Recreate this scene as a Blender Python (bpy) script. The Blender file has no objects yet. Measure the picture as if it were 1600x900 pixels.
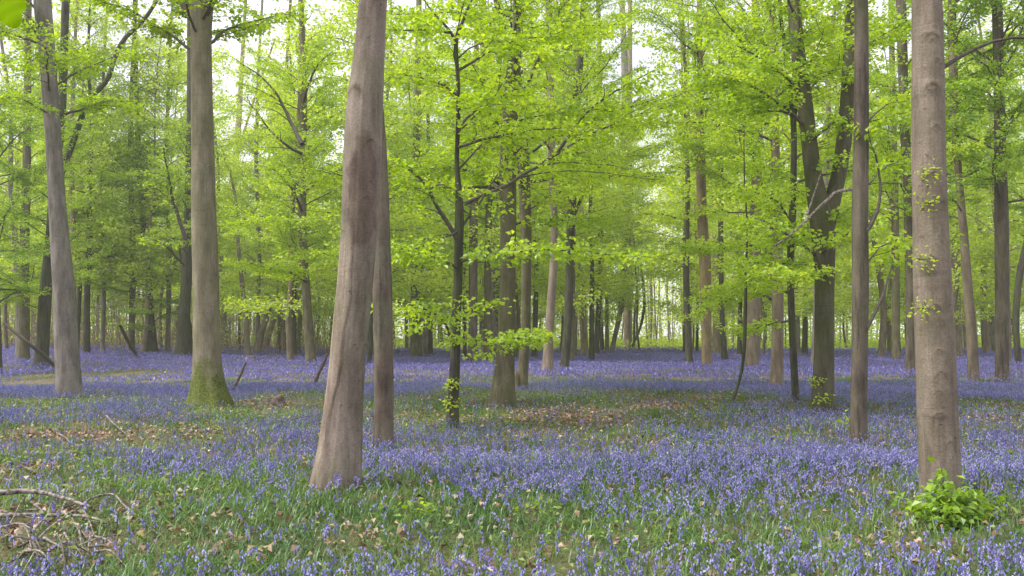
import bpy, math, random
import numpy as np
from mathutils import Vector

# ------------------------------------------------------------------ camera, sky, sun, exposure
SC = bpy.context.scene
COL = SC.collection
CAM_H, FPX, HORIZON = 1.6, 1400.0, 525.0
PITCH = math.atan((HORIZON - 450.0) / FPX)
cam_data = bpy.data.cameras.new('camera')
cam = bpy.data.objects.new('camera', cam_data); COL.objects.link(cam)
cam_data.sensor_width = 36.0; cam_data.lens = 36.0 * FPX / 1600.0
cam_data.clip_start = 0.05; cam_data.clip_end = 2000.0
cam.location = (0, 0, CAM_H); cam.rotation_euler = (math.pi / 2 + PITCH, 0, 0)
SC.camera = cam

SUN_EL, SUN_AZ = math.radians(56), math.radians(-105)      # azimuth from +Y towards +X
world = bpy.data.worlds.new("World"); SC.world = world; world.use_nodes = True
wn = world.node_tree; wn.nodes.clear()
sky = wn.nodes.new('ShaderNodeTexSky'); sky.sky_type = 'NISHITA'; sky.sun_disc = False
sky.sun_elevation = SUN_EL; sky.sun_rotation = SUN_AZ; sky.dust_density = 3.0
tc = wn.nodes.new('ShaderNodeTexCoord')
cl = wn.nodes.new('ShaderNodeTexNoise'); cl.inputs['Scale'].default_value = 2.5; cl.inputs['Detail'].default_value = 5
ramp = wn.nodes.new('ShaderNodeMapRange'); ramp.inputs[1].default_value = .3; ramp.inputs[2].default_value = .6
ramp.inputs[3].default_value = .55; ramp.inputs[4].default_value = 1.0
mx = wn.nodes.new('ShaderNodeMix'); mx.data_type = 'RGBA'
mx.inputs[7].default_value = (8.6, 8.4, 9.6, 1)
bg = wn.nodes.new('ShaderNodeBackground'); bg.inputs['Strength'].default_value = 0.095
wo = wn.nodes.new('ShaderNodeOutputWorld')
wn.links.new(tc.outputs['Generated'], cl.inputs['Vector']); wn.links.new(cl.outputs['Fac'], ramp.inputs[0])
wn.links.new(ramp.outputs[0], mx.inputs[0]); wn.links.new(sky.outputs[0], mx.inputs[6])
wn.links.new(mx.outputs[2], bg.inputs['Color']); wn.links.new(bg.outputs[0], wo.inputs[0])

sd = bpy.data.lights.new('sun', 'SUN'); sd.energy = 3.1; sd.angle = math.radians(24); sd.color = (1.0, .955, .88)
sun = bpy.data.objects.new('sun', sd); COL.objects.link(sun)
sdir = Vector((math.sin(SUN_AZ) * math.cos(SUN_EL), math.cos(SUN_AZ) * math.cos(SUN_EL), math.sin(SUN_EL)))
sun.rotation_euler = sdir.to_track_quat('Z', 'Y').to_euler()

SC.view_settings.view_transform = 'Standard'; SC.view_settings.look = 'None'
SC.view_settings.exposure = 0.84; SC.view_settings.gamma = 1.0
SC.render.engine = 'CYCLES'
SC.cycles.use_denoising = True
SC.cycles.max_bounces = 8; SC.cycles.diffuse_bounces = 5; SC.cycles.transmission_bounces = 5
SC.cycles.glossy_bounces = 2; SC.cycles.volume_bounces = 1
SC.cycles.use_adaptive_sampling = True; SC.cycles.adaptive_threshold = 0.02
SC.cycles.sample_clamp_indirect = 8.0

rng = np.random.default_rng(11)
R = random.Random(5)

# ------------------------------------------------------------------ small numpy helpers
def ground_z(x, y):
    x = np.asarray(x, float); y = np.asarray(y, float)
    z = .05 * np.sin(x * .55 + .8) * np.cos(y * .42) + .035 * np.sin(x * 1.3 + y * .9) + .02 * np.sin(x * 2.9 - y * 2.1)
    z = z + .22 * np.sin(x * .075 + 1.0) * np.sin(y * .06 + .6) * np.clip((y - 10) / 30, 0, 1)
    z = z + .5 * np.clip((-x - 12) / 40, 0, 1) * np.clip((y - 25) / 50, 0, 1)
    return z

def ray(px, py):
    u = (px - 800.) / FPX; v = (450. - py) / FPX
    return np.array([u, math.cos(PITCH) - v * math.sin(PITCH), math.sin(PITCH) + v * math.cos(PITCH)])

def P(px, py, D):
    r = ray(px, py); return np.array([0, 0, CAM_H]) + r * (D / r[1])

def ground_hit(px, py):
    r = ray(px, py); D = CAM_H / max(1e-3, -r[2]) * r[1]
    for _ in range(30):
        q = P(px, py, D); h = q[2] - float(ground_z(q[0], q[1]))
        D = D + h / max(.012, -r[2] / r[1]) * .6
        D = min(max(D, 2.), 140.)
    return D

def unit(a):
    return a / np.maximum(1e-9, np.linalg.norm(a, axis=-1, keepdims=True))

def vnoise(p, f, seed):
    """cheap smooth pseudo noise of 3-D points, -1..1"""
    r = np.random.default_rng(seed); out = np.zeros(len(p))
    for k in range(5):
        d = r.normal(size=3); d /= np.linalg.norm(d)
        out += np.sin(p @ d * f * (1 + .6 * k) + r.uniform(0, 6.28)) / (1 + .5 * k)
    return out / 2.4

def noise2(x, y, f, seed):
    return vnoise(np.stack([x, y, 0 * x], 1), f, seed)

class Geo:
    """collects quads with material index and tint, built as ONE mesh object"""
    def __init__(s): s.v = []; s.f = []; s.m = []; s.t = []; s.n = 0; s.smooth = []
    def add(s, verts, faces, mat=0, tint=0.5, smooth=True):
        verts = np.asarray(verts, float).reshape(-1, 3); faces = np.asarray(faces, int).reshape(-1, 4)
        s.v.append(verts); s.f.append(faces + s.n); s.n += len(verts)
        s.m.append(np.full(len(faces), mat, int))
        s.t.append(np.broadcast_to(np.asarray(tint, float), (len(faces),)).copy())
        s.smooth.append(np.full(len(faces), smooth, bool))
    def tube(s, pts, rad, sides=5, mat=0, tint=.5, bumps=0., seed=0, cap=False):
        pts = np.asarray(pts, float); rad = np.asarray(rad, float)
        t = unit(np.gradient(pts, axis=0))
        ref = np.array([0., 0., 1.]) if abs(t[:, 2]).mean() < .8 else np.array([0., 1., 0.])
        a = unit(np.cross(t, ref)); b = np.cross(t, a)
        th = np.linspace(0, 2 * math.pi, sides, endpoint=False)
        ring = pts[:, None] + rad[:, None, None] * (a[:, None] * np.cos(th)[None, :, None] + b[:, None] * np.sin(th)[None, :, None])
        if cap:
            ring = np.concatenate([ring, np.repeat(pts[-1:][:, None], sides, 1)], 0)
        k = len(ring)
        i = np.arange(k - 1)[:, None] * sides; j = np.arange(sides)[None]; j2 = (j + 1) % sides
        s.add(ring.reshape(-1, 3), np.stack([i + j, i + j2, i + sides + j2, i + sides + j], -1).reshape(-1, 4), mat, tint)
    def sticks(s, A, B, ra, rb, mat=0, tint=.5):
        """many 3-sided straight twigs at once"""
        A = np.asarray(A, float); B = np.asarray(B, float); n = len(A)
        if n == 0: return
        t = unit(B - A); ref = np.where(np.abs(t[:, 2:3]) < .8, np.array([[0, 0, 1.]]), np.array([[0, 1., 0]]))
        a = unit(np.cross(t, ref)); b = np.cross(t, a)
        ra = np.broadcast_to(ra, (n,)); rb = np.broadcast_to(rb, (n,)); V = []
        for base, r in ((A, ra), (B, rb)):
            for k in range(3):
                an = k * 2.0944; V.append(base + r[:, None] * (a * math.cos(an) + b * math.sin(an)))
        V = np.stack(V, 1); o = np.arange(n)[:, None, None] * 6
        F = np.array([[0, 1, 4, 3], [1, 2, 5, 4], [2, 0, 3, 5]])[None] + o
        s.add(V, F, mat, tint)
    def leaves(s, Pn, Dr, Up, L, W, mat=1, tint=.5, fold=.12):
        n = len(Pn)
        if n == 0: return
        L = np.broadcast_to(L, (n,))[:, None]; W = np.broadcast_to(W, (n,))[:, None]
        Dr = unit(Dr); Sd = unit(np.cross(Dr, Up)); Un = np.cross(Sd, Dr)
        V = np.stack([Pn, Pn + Dr * L * .48 + Sd * W * .5 + Un * L * fold, Pn + Dr * L - Un * L * .08, Pn + Dr * L * .48 - Sd * W * .5 + Un * L * fold], 1)
        s.add(V, np.arange(4 * n).reshape(-1, 4), mat, tint, False)
    def build(s, name, mats, parent=None, origin=None):
        v = np.concatenate(s.v); f = np.concatenate(s.f)
        if origin is not None: v = v - np.asarray(origin)
        me = bpy.data.meshes.new(name)
        me.vertices.add(len(v)); me.vertices.foreach_set('co', v.astype(np.float32).ravel())
        me.loops.add(f.size); me.loops.foreach_set('vertex_index', f.astype(np.int32).ravel())
        me.polygons.add(len(f)); me.polygons.foreach_set('loop_start', np.arange(0, f.size, 4, dtype=np.int32))
        me.polygons.foreach_set('material_index', np.concatenate(s.m).astype(np.int32))
        me.polygons.foreach_set('use_smooth', np.concatenate(s.smooth))
        me.update(calc_edges=True)
        at = me.attributes.new('tint', 'FLOAT', 'FACE'); at.data.foreach_set('value', np.concatenate(s.t).astype(np.float32))
        for m in (mats if isinstance(mats, (list, tuple)) else [mats]): me.materials.append(m)
        o = bpy.data.objects.new(name, me); COL.objects.link(o)
        if parent is not None: o.parent = parent
        if origin is not None and parent is None: o.location = origin
        return o

def tag(o, label=None, cat=None, group=None, kind=None):
    if label: o['label'] = label
    if cat: o['category'] = cat
    if group: o['group'] = group
    if kind: o['kind'] = kind
    return o

def empty(name, loc):
    o = bpy.data.objects.new(name, None); COL.objects.link(o); o.location = loc; o.empty_display_size = .3
    return o

# ------------------------------------------------------------------ materials
def mat(name):
    m = bpy.data.materials.new(name); m.use_nodes = True; nt = m.node_tree; nt.nodes.clear()
    out = nt.nodes.new('ShaderNodeOutputMaterial'); return m, nt, out

def N(nt, t, **kw):
    n = nt.nodes.new(t)
    for k, v in kw.items():
        if k.startswith('i_'):
            key = k[2:]; n.inputs[int(key) if key.isdigit() else key.replace('_', ' ')].default_value = v
        else: setattr(n, k, v)
    return n

def ramp_node(nt, stops, interp='LINEAR'):
    r = nt.nodes.new('ShaderNodeValToRGB'); r.color_ramp.interpolation = interp
    e = r.color_ramp.elements
    while len(e) < len(stops): e.new(.5)
    for k, (p, c) in enumerate(stops): e[k].position = p; e[k].color = (*c, 1)
    return r

def leaf_material(name, stops, trans=.5, tboost=1.0, gloss=.05, var_scale=.0):
    m, nt, out = mat(name); L = nt.links.new
    a = N(nt, 'ShaderNodeAttribute', attribute_name='tint')
    r = ramp_node(nt, stops); L(a.outputs['Fac'], r.inputs[0])
    d = N(nt, 'ShaderNodeBsdfDiffuse'); t = N(nt, 'ShaderNodeBsdfTranslucent')
    L(r.outputs[0], d.inputs['Color'])
    hs = N(nt, 'ShaderNodeHueSaturation', i_Hue=.490, i_Saturation=1.08, i_Value=tboost); L(r.outputs[0], hs.inputs['Color']); L(hs.outputs[0], t.inputs['Color'])
    mx = N(nt, 'ShaderNodeMixShader', i_0=trans); L(d.outputs[0], mx.inputs[1]); L(t.outputs[0], mx.inputs[2])
    g = N(nt, 'ShaderNodeBsdfGlossy', i_Roughness=.45); g.inputs['Color'].default_value = (.8, .85, .8, 1)
    m2 = N(nt, 'ShaderNodeMixShader', i_0=gloss); L(mx.outputs[0], m2.inputs[1]); L(g.outputs[0], m2.inputs[2])
    L(m2.outputs[0], out.inputs[0]); return m

def bark_material(name, c1, c2, green=(.10, .12, .04), green_amt=.35, moss_h=0., wrinkle=1., rough_bark=0., patch=None):
    m, nt, out = mat(name); L = nt.links.new
    tcn = N(nt, 'ShaderNodeTexCoord')
    def mapped(sx, sy, sz):
        mp = N(nt, 'ShaderNodeMapping'); mp.inputs['Scale'].default_value = (sx, sy, sz)
        L(tcn.outputs['Object'], mp.inputs['Vector']); return mp
    mA = mapped(3, 3, .9); nA = N(nt, 'ShaderNodeTexNoise', i_Scale=1.6, i_Detail=6., i_Roughness=.62); L(mA.outputs[0], nA.inputs['Vector'])
    rA = ramp_node(nt, [(.36, c1), (.62, c2)]); L(nA.outputs['Fac'], rA.inputs[0])
    mB = mapped(2, 2, 1.2); nB = N(nt, 'ShaderNodeTexNoise', i_Scale=1.1, i_Detail=5., i_Roughness=.65); L(mB.outputs[0], nB.inputs['Vector'])
    rB = N(nt, 'ShaderNodeMapRange', i_1=.44, i_2=.60, i_3=0., i_4=green_amt); L(nB.outputs['Fac'], rB.inputs[0])
    mix1 = N(nt, 'ShaderNodeMix', data_type='RGBA'); L(rB.outputs[0], mix1.inputs[0]); L(rA.outputs[0], mix1.inputs[6]); mix1.inputs[7].default_value = (*green, 1)
    # fine speckle (lichen, pores)
    nC = N(nt, 'ShaderNodeTexNoise', i_Scale=55., i_Detail=3., i_Roughness=.7); L(tcn.outputs['Object'], nC.inputs['Vector'])
    rC = N(nt, 'ShaderNodeMapRange', i_1=.3, i_2=.7, i_3=.74, i_4=1.24); L(nC.outputs['Fac'], rC.inputs[0])
    mul = N(nt, 'ShaderNodeMix', data_type='RGBA', blend_type='MULTIPLY', i_0=1.); L(mix1.outputs[2], mul.inputs[6]); L(rC.outputs[0], mul.inputs[7])
    # vertical cracks / streaks
    mD = mapped(14, 14, 1.0); nD = N(nt, 'ShaderNodeTexNoise', i_Scale=1.4, i_Detail=4., i_Roughness=.6); L(mD.outputs[0], nD.inputs['Vector'])
    rD = N(nt, 'ShaderNodeMapRange', i_1=.36, i_2=.47, i_3=.80 - .35 * rough_bark, i_4=1.); L(nD.outputs['Fac'], rD.inputs[0])
    mul2 = N(nt, 'ShaderNodeMix', data_type='RGBA', blend_type='MULTIPLY', i_0=1.); L(mul.outputs[2], mul2.inputs[6]); L(rD.outputs[0], mul2.inputs[7])
    col = mul2.outputs[2]
    sep = N(nt, 'ShaderNodeSeparateXYZ'); L(tcn.outputs['Object'], sep.inputs[0])
    if moss_h > 0:
        ad = N(nt, 'ShaderNodeMath', operation='MULTIPLY_ADD', i_1=-2.4 * moss_h, i_2=moss_h * 2.0); L(nB.outputs['Fac'], ad.inputs[0])
        sb = N(nt, 'ShaderNodeMath', operation='SUBTRACT'); L(ad.outputs[0], sb.inputs[0]); L(sep.outputs[2], sb.inputs[1])
        mr = N(nt, 'ShaderNodeMapRange', i_1=-.15, i_2=.3, i_3=0., i_4=.95); L(sb.outputs[0], mr.inputs[0])
        nM = N(nt, 'ShaderNodeTexNoise', i_Scale=30., i_Detail=4.); L(tcn.outputs['Object'], nM.inputs['Vector'])
        rM = ramp_node(nt, [(.35, (.03, .045, .006)), (.62, (.13, .16, .02))]); L(nM.outputs['Fac'], rM.inputs[0])
        mm = N(nt, 'ShaderNodeMix', data_type='RGBA'); L(mr.outputs[0], mm.inputs[0]); L(col, mm.inputs[6]); L(rM.outputs[0], mm.inputs[7]); col = mm.outputs[2]
    if patch:   # dark wet stain with a torn outline, on the bark itself
        (x, y, z), rad, pc = patch
        nP = N(nt, 'ShaderNodeTexNoise', i_Scale=4., i_Detail=4.); L(tcn.outputs['Object'], nP.inputs['Vector'])
        mp = N(nt, 'ShaderNodeMapping'); mp.vector_type = 'TEXTURE'; mp.inputs['Location'].default_value = (x, y, z); mp.inputs['Scale'].default_value = rad
        L(tcn.outputs['Object'], mp.inputs['Vector'])
        ln = N(nt, 'ShaderNodeVectorMath', operation='LENGTH'); L(mp.outputs[0], ln.inputs[0])
        s2 = N(nt, 'ShaderNodeMath', operation='MULTIPLY_ADD', i_1=1.3, i_2=-.65); L(nP.outputs['Fac'], s2.inputs[0])
        s3 = N(nt, 'ShaderNodeMath', operation='ADD'); L(ln.outputs['Value'], s3.inputs[0]); L(s2.outputs[0], s3.inputs[1])
        r3 = N(nt, 'ShaderNodeMapRange', i_1=.86, i_2=1.03, i_3=.8, i_4=0.); L(s3.outputs[0], r3.inputs[0])
        mp3 = N(nt, 'ShaderNodeMix', data_type='RGBA', blend_type='MULTIPLY'); L(r3.outputs[0], mp3.inputs[0]); L(col, mp3.inputs[6]); mp3.inputs[7].default_value = (*pc, 1); col = mp3.outputs[2]
    bs = N(nt, 'ShaderNodeBsdfPrincipled', i_Roughness=.82); bs.inputs['Specular IOR Level'].default_value = .25
    # bump: horizontal wrinkles + cracks + grain
    mW = mapped(2.6, 2.6, 15); nW = N(nt, 'ShaderNodeTexNoise', i_Scale=1., i_Detail=4., i_Roughness=.55, i_Distortion=.6); L(mW.outputs[0], nW.inputs['Vector'])
    rW = N(nt, 'ShaderNodeMapRange', i_1=.33, i_2=.42, i_3=.84, i_4=1.); L(nW.outputs['Fac'], rW.inputs[0])
    mW2 = N(nt, 'ShaderNodeMix', data_type='RGBA', blend_type='MULTIPLY', i_0=wrinkle * .8); L(col, mW2.inputs[6]); L(rW.outputs[0], mW2.inputs[7])
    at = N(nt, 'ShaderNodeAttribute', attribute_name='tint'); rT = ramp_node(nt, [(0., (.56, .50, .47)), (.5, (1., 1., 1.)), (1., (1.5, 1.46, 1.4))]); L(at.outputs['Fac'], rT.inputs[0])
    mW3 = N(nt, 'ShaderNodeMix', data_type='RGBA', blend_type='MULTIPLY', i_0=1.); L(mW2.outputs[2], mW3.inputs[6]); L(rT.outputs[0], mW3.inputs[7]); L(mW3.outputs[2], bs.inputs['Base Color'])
    a1 = N(nt, 'ShaderNodeMath', operation='MULTIPLY', i_1=.32 * wrinkle); L(nW.outputs['Fac'], a1.inputs[0])
    a2 = N(nt, 'ShaderNodeMath', operation='MULTIPLY_ADD', i_1=.35 + .8 * rough_bark); L(rD.outputs[0], a2.inputs[0]); L(a1.outputs[0], a2.inputs[2])
    a3 = N(nt, 'ShaderNodeMath', operation='MULTIPLY_ADD', i_1=.35); L(nC.outputs['Fac'], a3.inputs[0]); L(a2.outputs[0], a3.inputs[2])
    bp = N(nt, 'ShaderNodeBump', i_Strength=.55, i_Distance=.02); L(a3.outputs[0], bp.inputs['Height']); L(bp.outputs[0], bs.inputs['Normal'])
    L(bs.outputs[0], out.inputs[0]); return m

def plain(name, stops, rough=.8, scale=12., bump=.3):
    m, nt, out = mat(name); L = nt.links.new
    tcn = N(nt, 'ShaderNodeTexCoord'); n = N(nt, 'ShaderNodeTexNoise', i_Scale=scale, i_Detail=5.); L(tcn.outputs['Object'], n.inputs['Vector'])
    r = ramp_node(nt, stops); L(n.outputs['Fac'], r.inputs[0])
    bs = N(nt, 'ShaderNodeBsdfPrincipled', i_Roughness=rough); L(r.outputs[0], bs.inputs['Base Color'])
    bp = N(nt, 'ShaderNodeBump', i_Strength=bump, i_Distance=.01); L(n.outputs['Fac'], bp.inputs['Height']); L(bp.outputs[0], bs.inputs['Normal'])
    L(bs.outputs[0], out.inputs[0]); return m

LEAF = leaf_material('beech_leaf', [(0., (.17, .30, .02)), (.5, (.33, .50, .03)), (1., (.52, .68, .07))], .58, 1.25)
LEAF_DEEP = leaf_material('deep_leaf', [(0., (.13, .26, .02)), (.5, (.26, .43, .03)), (1., (.43, .60, .06))], .55, 1.2)
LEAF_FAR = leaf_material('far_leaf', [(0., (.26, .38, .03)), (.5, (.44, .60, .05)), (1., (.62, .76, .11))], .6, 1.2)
LEAF_GOLD = leaf_material('young_leaf', [(0., (.22, .34, .02)), (1., (.48, .62, .04))], .5, 1.3)
TWIG = plain('twig_bark', [(.3, (.045, .04, .03)), (.7, (.12, .10, .075))], scale=20)
TWIG_PALE = plain('pale_twig', [(.3, (.16, .13, .11)), (.7, (.34, .29, .26))], scale=20)
DEAD = plain('dead_wood', [(.38, (.05, .04, .034)), (.64, (.32, .27, .24))], scale=26, bump=.6)
LOG = plain('rotten_log', [(.3, (.045, .032, .022)), (.7, (.17, .12, .085))], scale=14, bump=.8)
B_TAN = bark_material('bark_tan', (.125, .095, .068), (.25, .20, .145), green_amt=.25)
B_GREY = bark_material('bark_grey', (.12, .105, .095), (.26, .23, .205), green_amt=.2)
B_OLIVE = bark_material('bark_olive', (.085, .075, .045), (.185, .16, .10), green=(.085, .10, .03), green_amt=.6)
B_DARK = bark_material('bark_dark', (.035, .034, .027), (.095, .085, .062), green=(.06, .08, .02), green_amt=.7, rough_bark=.8)
B_BROWN = bark_material('bark_brown', (.062, .050, .038), (.15, .122, .095), green_amt=.3, rough_bark=.7, wrinkle=.5)
B_PALE = bark_material('bark_pale', (.17, .13, .10), (.30, .24, .19), green_amt=.2)
B_MOSS = bark_material('bark_mossy', (.15, .13, .088), (.27, .235, .165), green=(.12, .13, .05), green_amt=.45, moss_h=1.0)
B_ORANGE = bark_material('bark_orange', (.13, .10, .06), (.25, .19, .12), green=(.26, .22, .05), green_amt=.6)

# ------------------------------------------------------------------ ground
def axis(lo, hi, dense_lo, dense_hi, n, m):
    a = np.linspace(dense_lo, dense_hi, n)
    b = dense_hi + (hi - dense_hi) * np.linspace(0, 1, m)[1:] ** 2.0
    c = dense_lo - (dense_lo - lo) * np.linspace(0, 1, m)[1:][::-1] ** 2.0
    return np.concatenate([c, a, b])
gx = axis(-330, 330, -22, 22, 150, 26); gy = axis(-60, 460, 3, 42, 140, 34)
X, Y = np.meshgrid(gx, gy); Z = ground_z(X.ravel(), Y.ravel())
g = Geo(); nx, ny = len(gx), len(gy)
i = np.arange(ny - 1)[:, None] * nx; j = np.arange(nx - 1)[None]
g.add(np.stack([X.ravel(), Y.ravel(), Z], 1), np.stack([i + j, i + j + 1, i + nx + j + 1, i + nx + j], -1).reshape(-1, 4))
m, nt, out = mat('forest_floor'); L = nt.links.new
tcn = N(nt, 'ShaderNodeTexCoord')
n1 = N(nt, 'ShaderNodeTexNoise', i_Scale=.55, i_Detail=6., i_Roughness=.6); L(tcn.outputs['Object'], n1.inputs['Vector'])
n2 = N(nt, 'ShaderNodeTexNoise', i_Scale=9., i_Detail=5., i_Roughness=.7); L(tcn.outputs['Object'], n2.inputs['Vector'])
n3 = N(nt, 'ShaderNodeTexVoronoi', i_Scale=34.); L(tcn.outputs['Object'], n3.inputs['Vector'])
litter = ramp_node(nt, [(0., (.05, .03, .018)), (.45, (.17, .10, .055)), (.8, (.27, .18, .11)), (1., (.33, .25, .17))]); L(n3.outputs['Color'], litter.inputs[0])
soil = ramp_node(nt, [(.3, (.018, .026, .008)), (.7, (.06, .085, .022))]); L(n2.outputs['Fac'], soil.inputs[0])
fac = N(nt, 'ShaderNodeMapRange', i_1=.44, i_2=.62, i_3=0.1, i_4=.75); L(n1.outputs['Fac'], fac.inputs[0])
mxg = N(nt, 'ShaderNodeMix', data_type='RGBA'); L(fac.outputs[0], mxg.inputs[0]); L(soil.outputs[0], mxg.inputs[6]); L(litter.outputs[0], mxg.inputs[7])
bs = N(nt, 'ShaderNodeBsdfPrincipled', i_Roughness=.95); L(mxg.outputs[2], bs.inputs['Base Color'])
bp = N(nt, 'ShaderNodeBump', i_Strength=.7, i_Distance=.03); L(n2.outputs['Fac'], bp.inputs['Height']); L(bp.outputs[0], bs.inputs['Normal'])
L(bs.outputs[0], out.inputs[0])
tag(g.build('ground', m), kind='structure')

# ------------------------------------------------------------------ branches and leaves
LEAFINESS = 1.35
def branch(G, p0, d0, length, r0, leaf=.075, wood=0, leafm=1, density=1., start=.22, depth=1, flat=.75, tint=.5, curve=None, twig=.62, tilt=.5, wander=.16):
    """a limb with side twigs and leaf sprays; curve = explicit points instead of a random walk"""
    n = 9
    if curve is None:
        d = unit(np.asarray(d0, float)); pts = [np.asarray(p0, float)]; st = length / (n - 1)
        for k in range(n - 1):
            d = d + rng.normal(size=3) * np.array([wander, wander, wander * .5]); d[2] *= flat; d = unit(d); pts.append(pts[-1] + d * st)
        pts = np.array(pts)
    else:
        c = np.asarray(curve, float); s = np.r_[0, np.cumsum(np.linalg.norm(np.diff(c, axis=0), axis=1))]; length = s[-1]
        n = max(9, int(length / .3)); q = np.linspace(0, s[-1], n)
        pts = np.stack([np.interp(q, s, c[:, k]) for k in range(3)], 1)
        for _ in range(2): pts[1:-1] = (pts[:-2] + pts[1:-1] * 2 + pts[2:]) / 4
        pts[1:] += rng.normal(size=pts[1:].shape) * .012 * length / n * 3
    rad = r0 * (1 - .82 * np.linspace(0, 1, n)) + .0015
    G.tube(pts, rad, 6 if r0 > .02 else 4, wood)
    q = np.linspace(0, 1, n)
    def at(t): return np.stack([np.interp(t, q, pts[:, k]) for k in range(3)], 1)
    if depth > 0 and length > 1.2:
        m = int(3 + length * 1.3); ts = np.linspace(max(.12, start * .7), .88, m) + rng.uniform(-.04, .04, m)
        A = at(ts); B = at(np.minimum(1, ts + .05)); dd = unit(B - A)
        for k in range(m):
            sgn = 1 if k % 2 else -1; an = sgn * rng.uniform(.6, 1.1)
            x, y, z = dd[k]; h = np.array([x * math.cos(an) - y * math.sin(an), x * math.sin(an) + y * math.cos(an), z * .5 + rng.uniform(-.1, .22)])
            branch(G, A[k], h, length * rng.uniform(.26, .48) * (1.1 - .4 * ts[k]), max(.003, r0 * .38 * (1 - .6 * ts[k])), leaf, wood, leafm, density, .12, depth - 1, flat, tint, twig=twig * .8, tilt=tilt)
    mt = max(3, int(length / (.11 if leaf < .1 else .2) * density)); ts = np.sort(rng.uniform(start, 1., mt))
    A = at(ts); dd = unit(at(np.minimum(1, ts + .06)) - at(np.maximum(0, ts - .06)))
    sg = np.where(np.arange(mt) % 2 == 0, 1., -1.); an = sg * rng.uniform(.5, 1.2, mt)
    tl = twig * (1 - .45 * ts) * rng.uniform(.5, 1.1, mt)
    tl = np.minimum(tl, length * .5)
    td = np.stack([dd[:, 0] * np.cos(an) - dd[:, 1] * np.sin(an), dd[:, 0] * np.sin(an) + dd[:, 1] * np.cos(an), dd[:, 2] * .4 + rng.normal(0, .12, mt)], 1); td = unit(td)
    B = A + td * tl[:, None]; B[:, 2] -= (.12 + rng.uniform(-.15, .25, len(tl))) * tl
    G.sticks(A, B, np.full(mt, max(.0022, r0 * .12)), .0012, wood)
    A = np.concatenate([A, pts[-2:-1]]); B = np.concatenate([B, pts[-1:]]); td = np.concatenate([td, dd[-1:]]); tl = np.r_[tl, length / n]
    per = np.maximum(2, (tl / (leaf * .62) * LEAFINESS).astype(int)); idx = np.repeat(np.arange(len(tl)), per)
    k = np.concatenate([np.arange(c) for c in per]); fr = (k + rng.uniform(.3, 1., len(k))) / per[idx]
    Lp = A[idx] + (B[idx] - A[idx]) * fr[:, None]
    s2 = np.where(k % 2 == 0, 1., -1.) * rng.uniform(.25, 1.2, len(k)); t0 = td[idx]
    ld = np.stack([t0[:, 0] * np.cos(s2) - t0[:, 1] * np.sin(s2), t0[:, 0] * np.sin(s2) + t0[:, 1] * np.cos(s2), rng.normal(-.25, .45, len(k))], 1)
    jt = .04 if leaf < .1 else leaf * 1.0
    Lp = Lp + rng.normal(size=Lp.shape) * [jt, jt, jt * 1.4]
    up = np.array([0, 0, 1.]) + rng.normal(size=(len(k), 3)) * tilt * 1.5
    sz = leaf * (1.42 if .07 < leaf < .084 else 1.25) * rng.uniform(.6, 1.2, len(k))
    tn = np.clip(tint + rng.normal(0, .13, len(k)) + rng.normal(0, .14, len(tl))[idx] + rng.normal(0, .14), 0, 1)
    G.leaves(Lp, ld, up, sz, sz * rng.uniform(.55, .75, len(k)), leafm, tn)

def smooth_path(c, n):
    c = np.asarray(c, float); s = np.r_[0, np.cumsum(np.linalg.norm(np.diff(c[:, :3], axis=0), axis=1))]
    q = np.linspace(0, s[-1], n); p = np.stack([np.interp(q, s, c[:, k]) for k in range(c.shape[1])], 1)
    for _ in range(max(2, n // 12)): p[1:-1] = (p[:-2] + 2 * p[1:-1] + p[2:]) / 4
    return p

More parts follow.
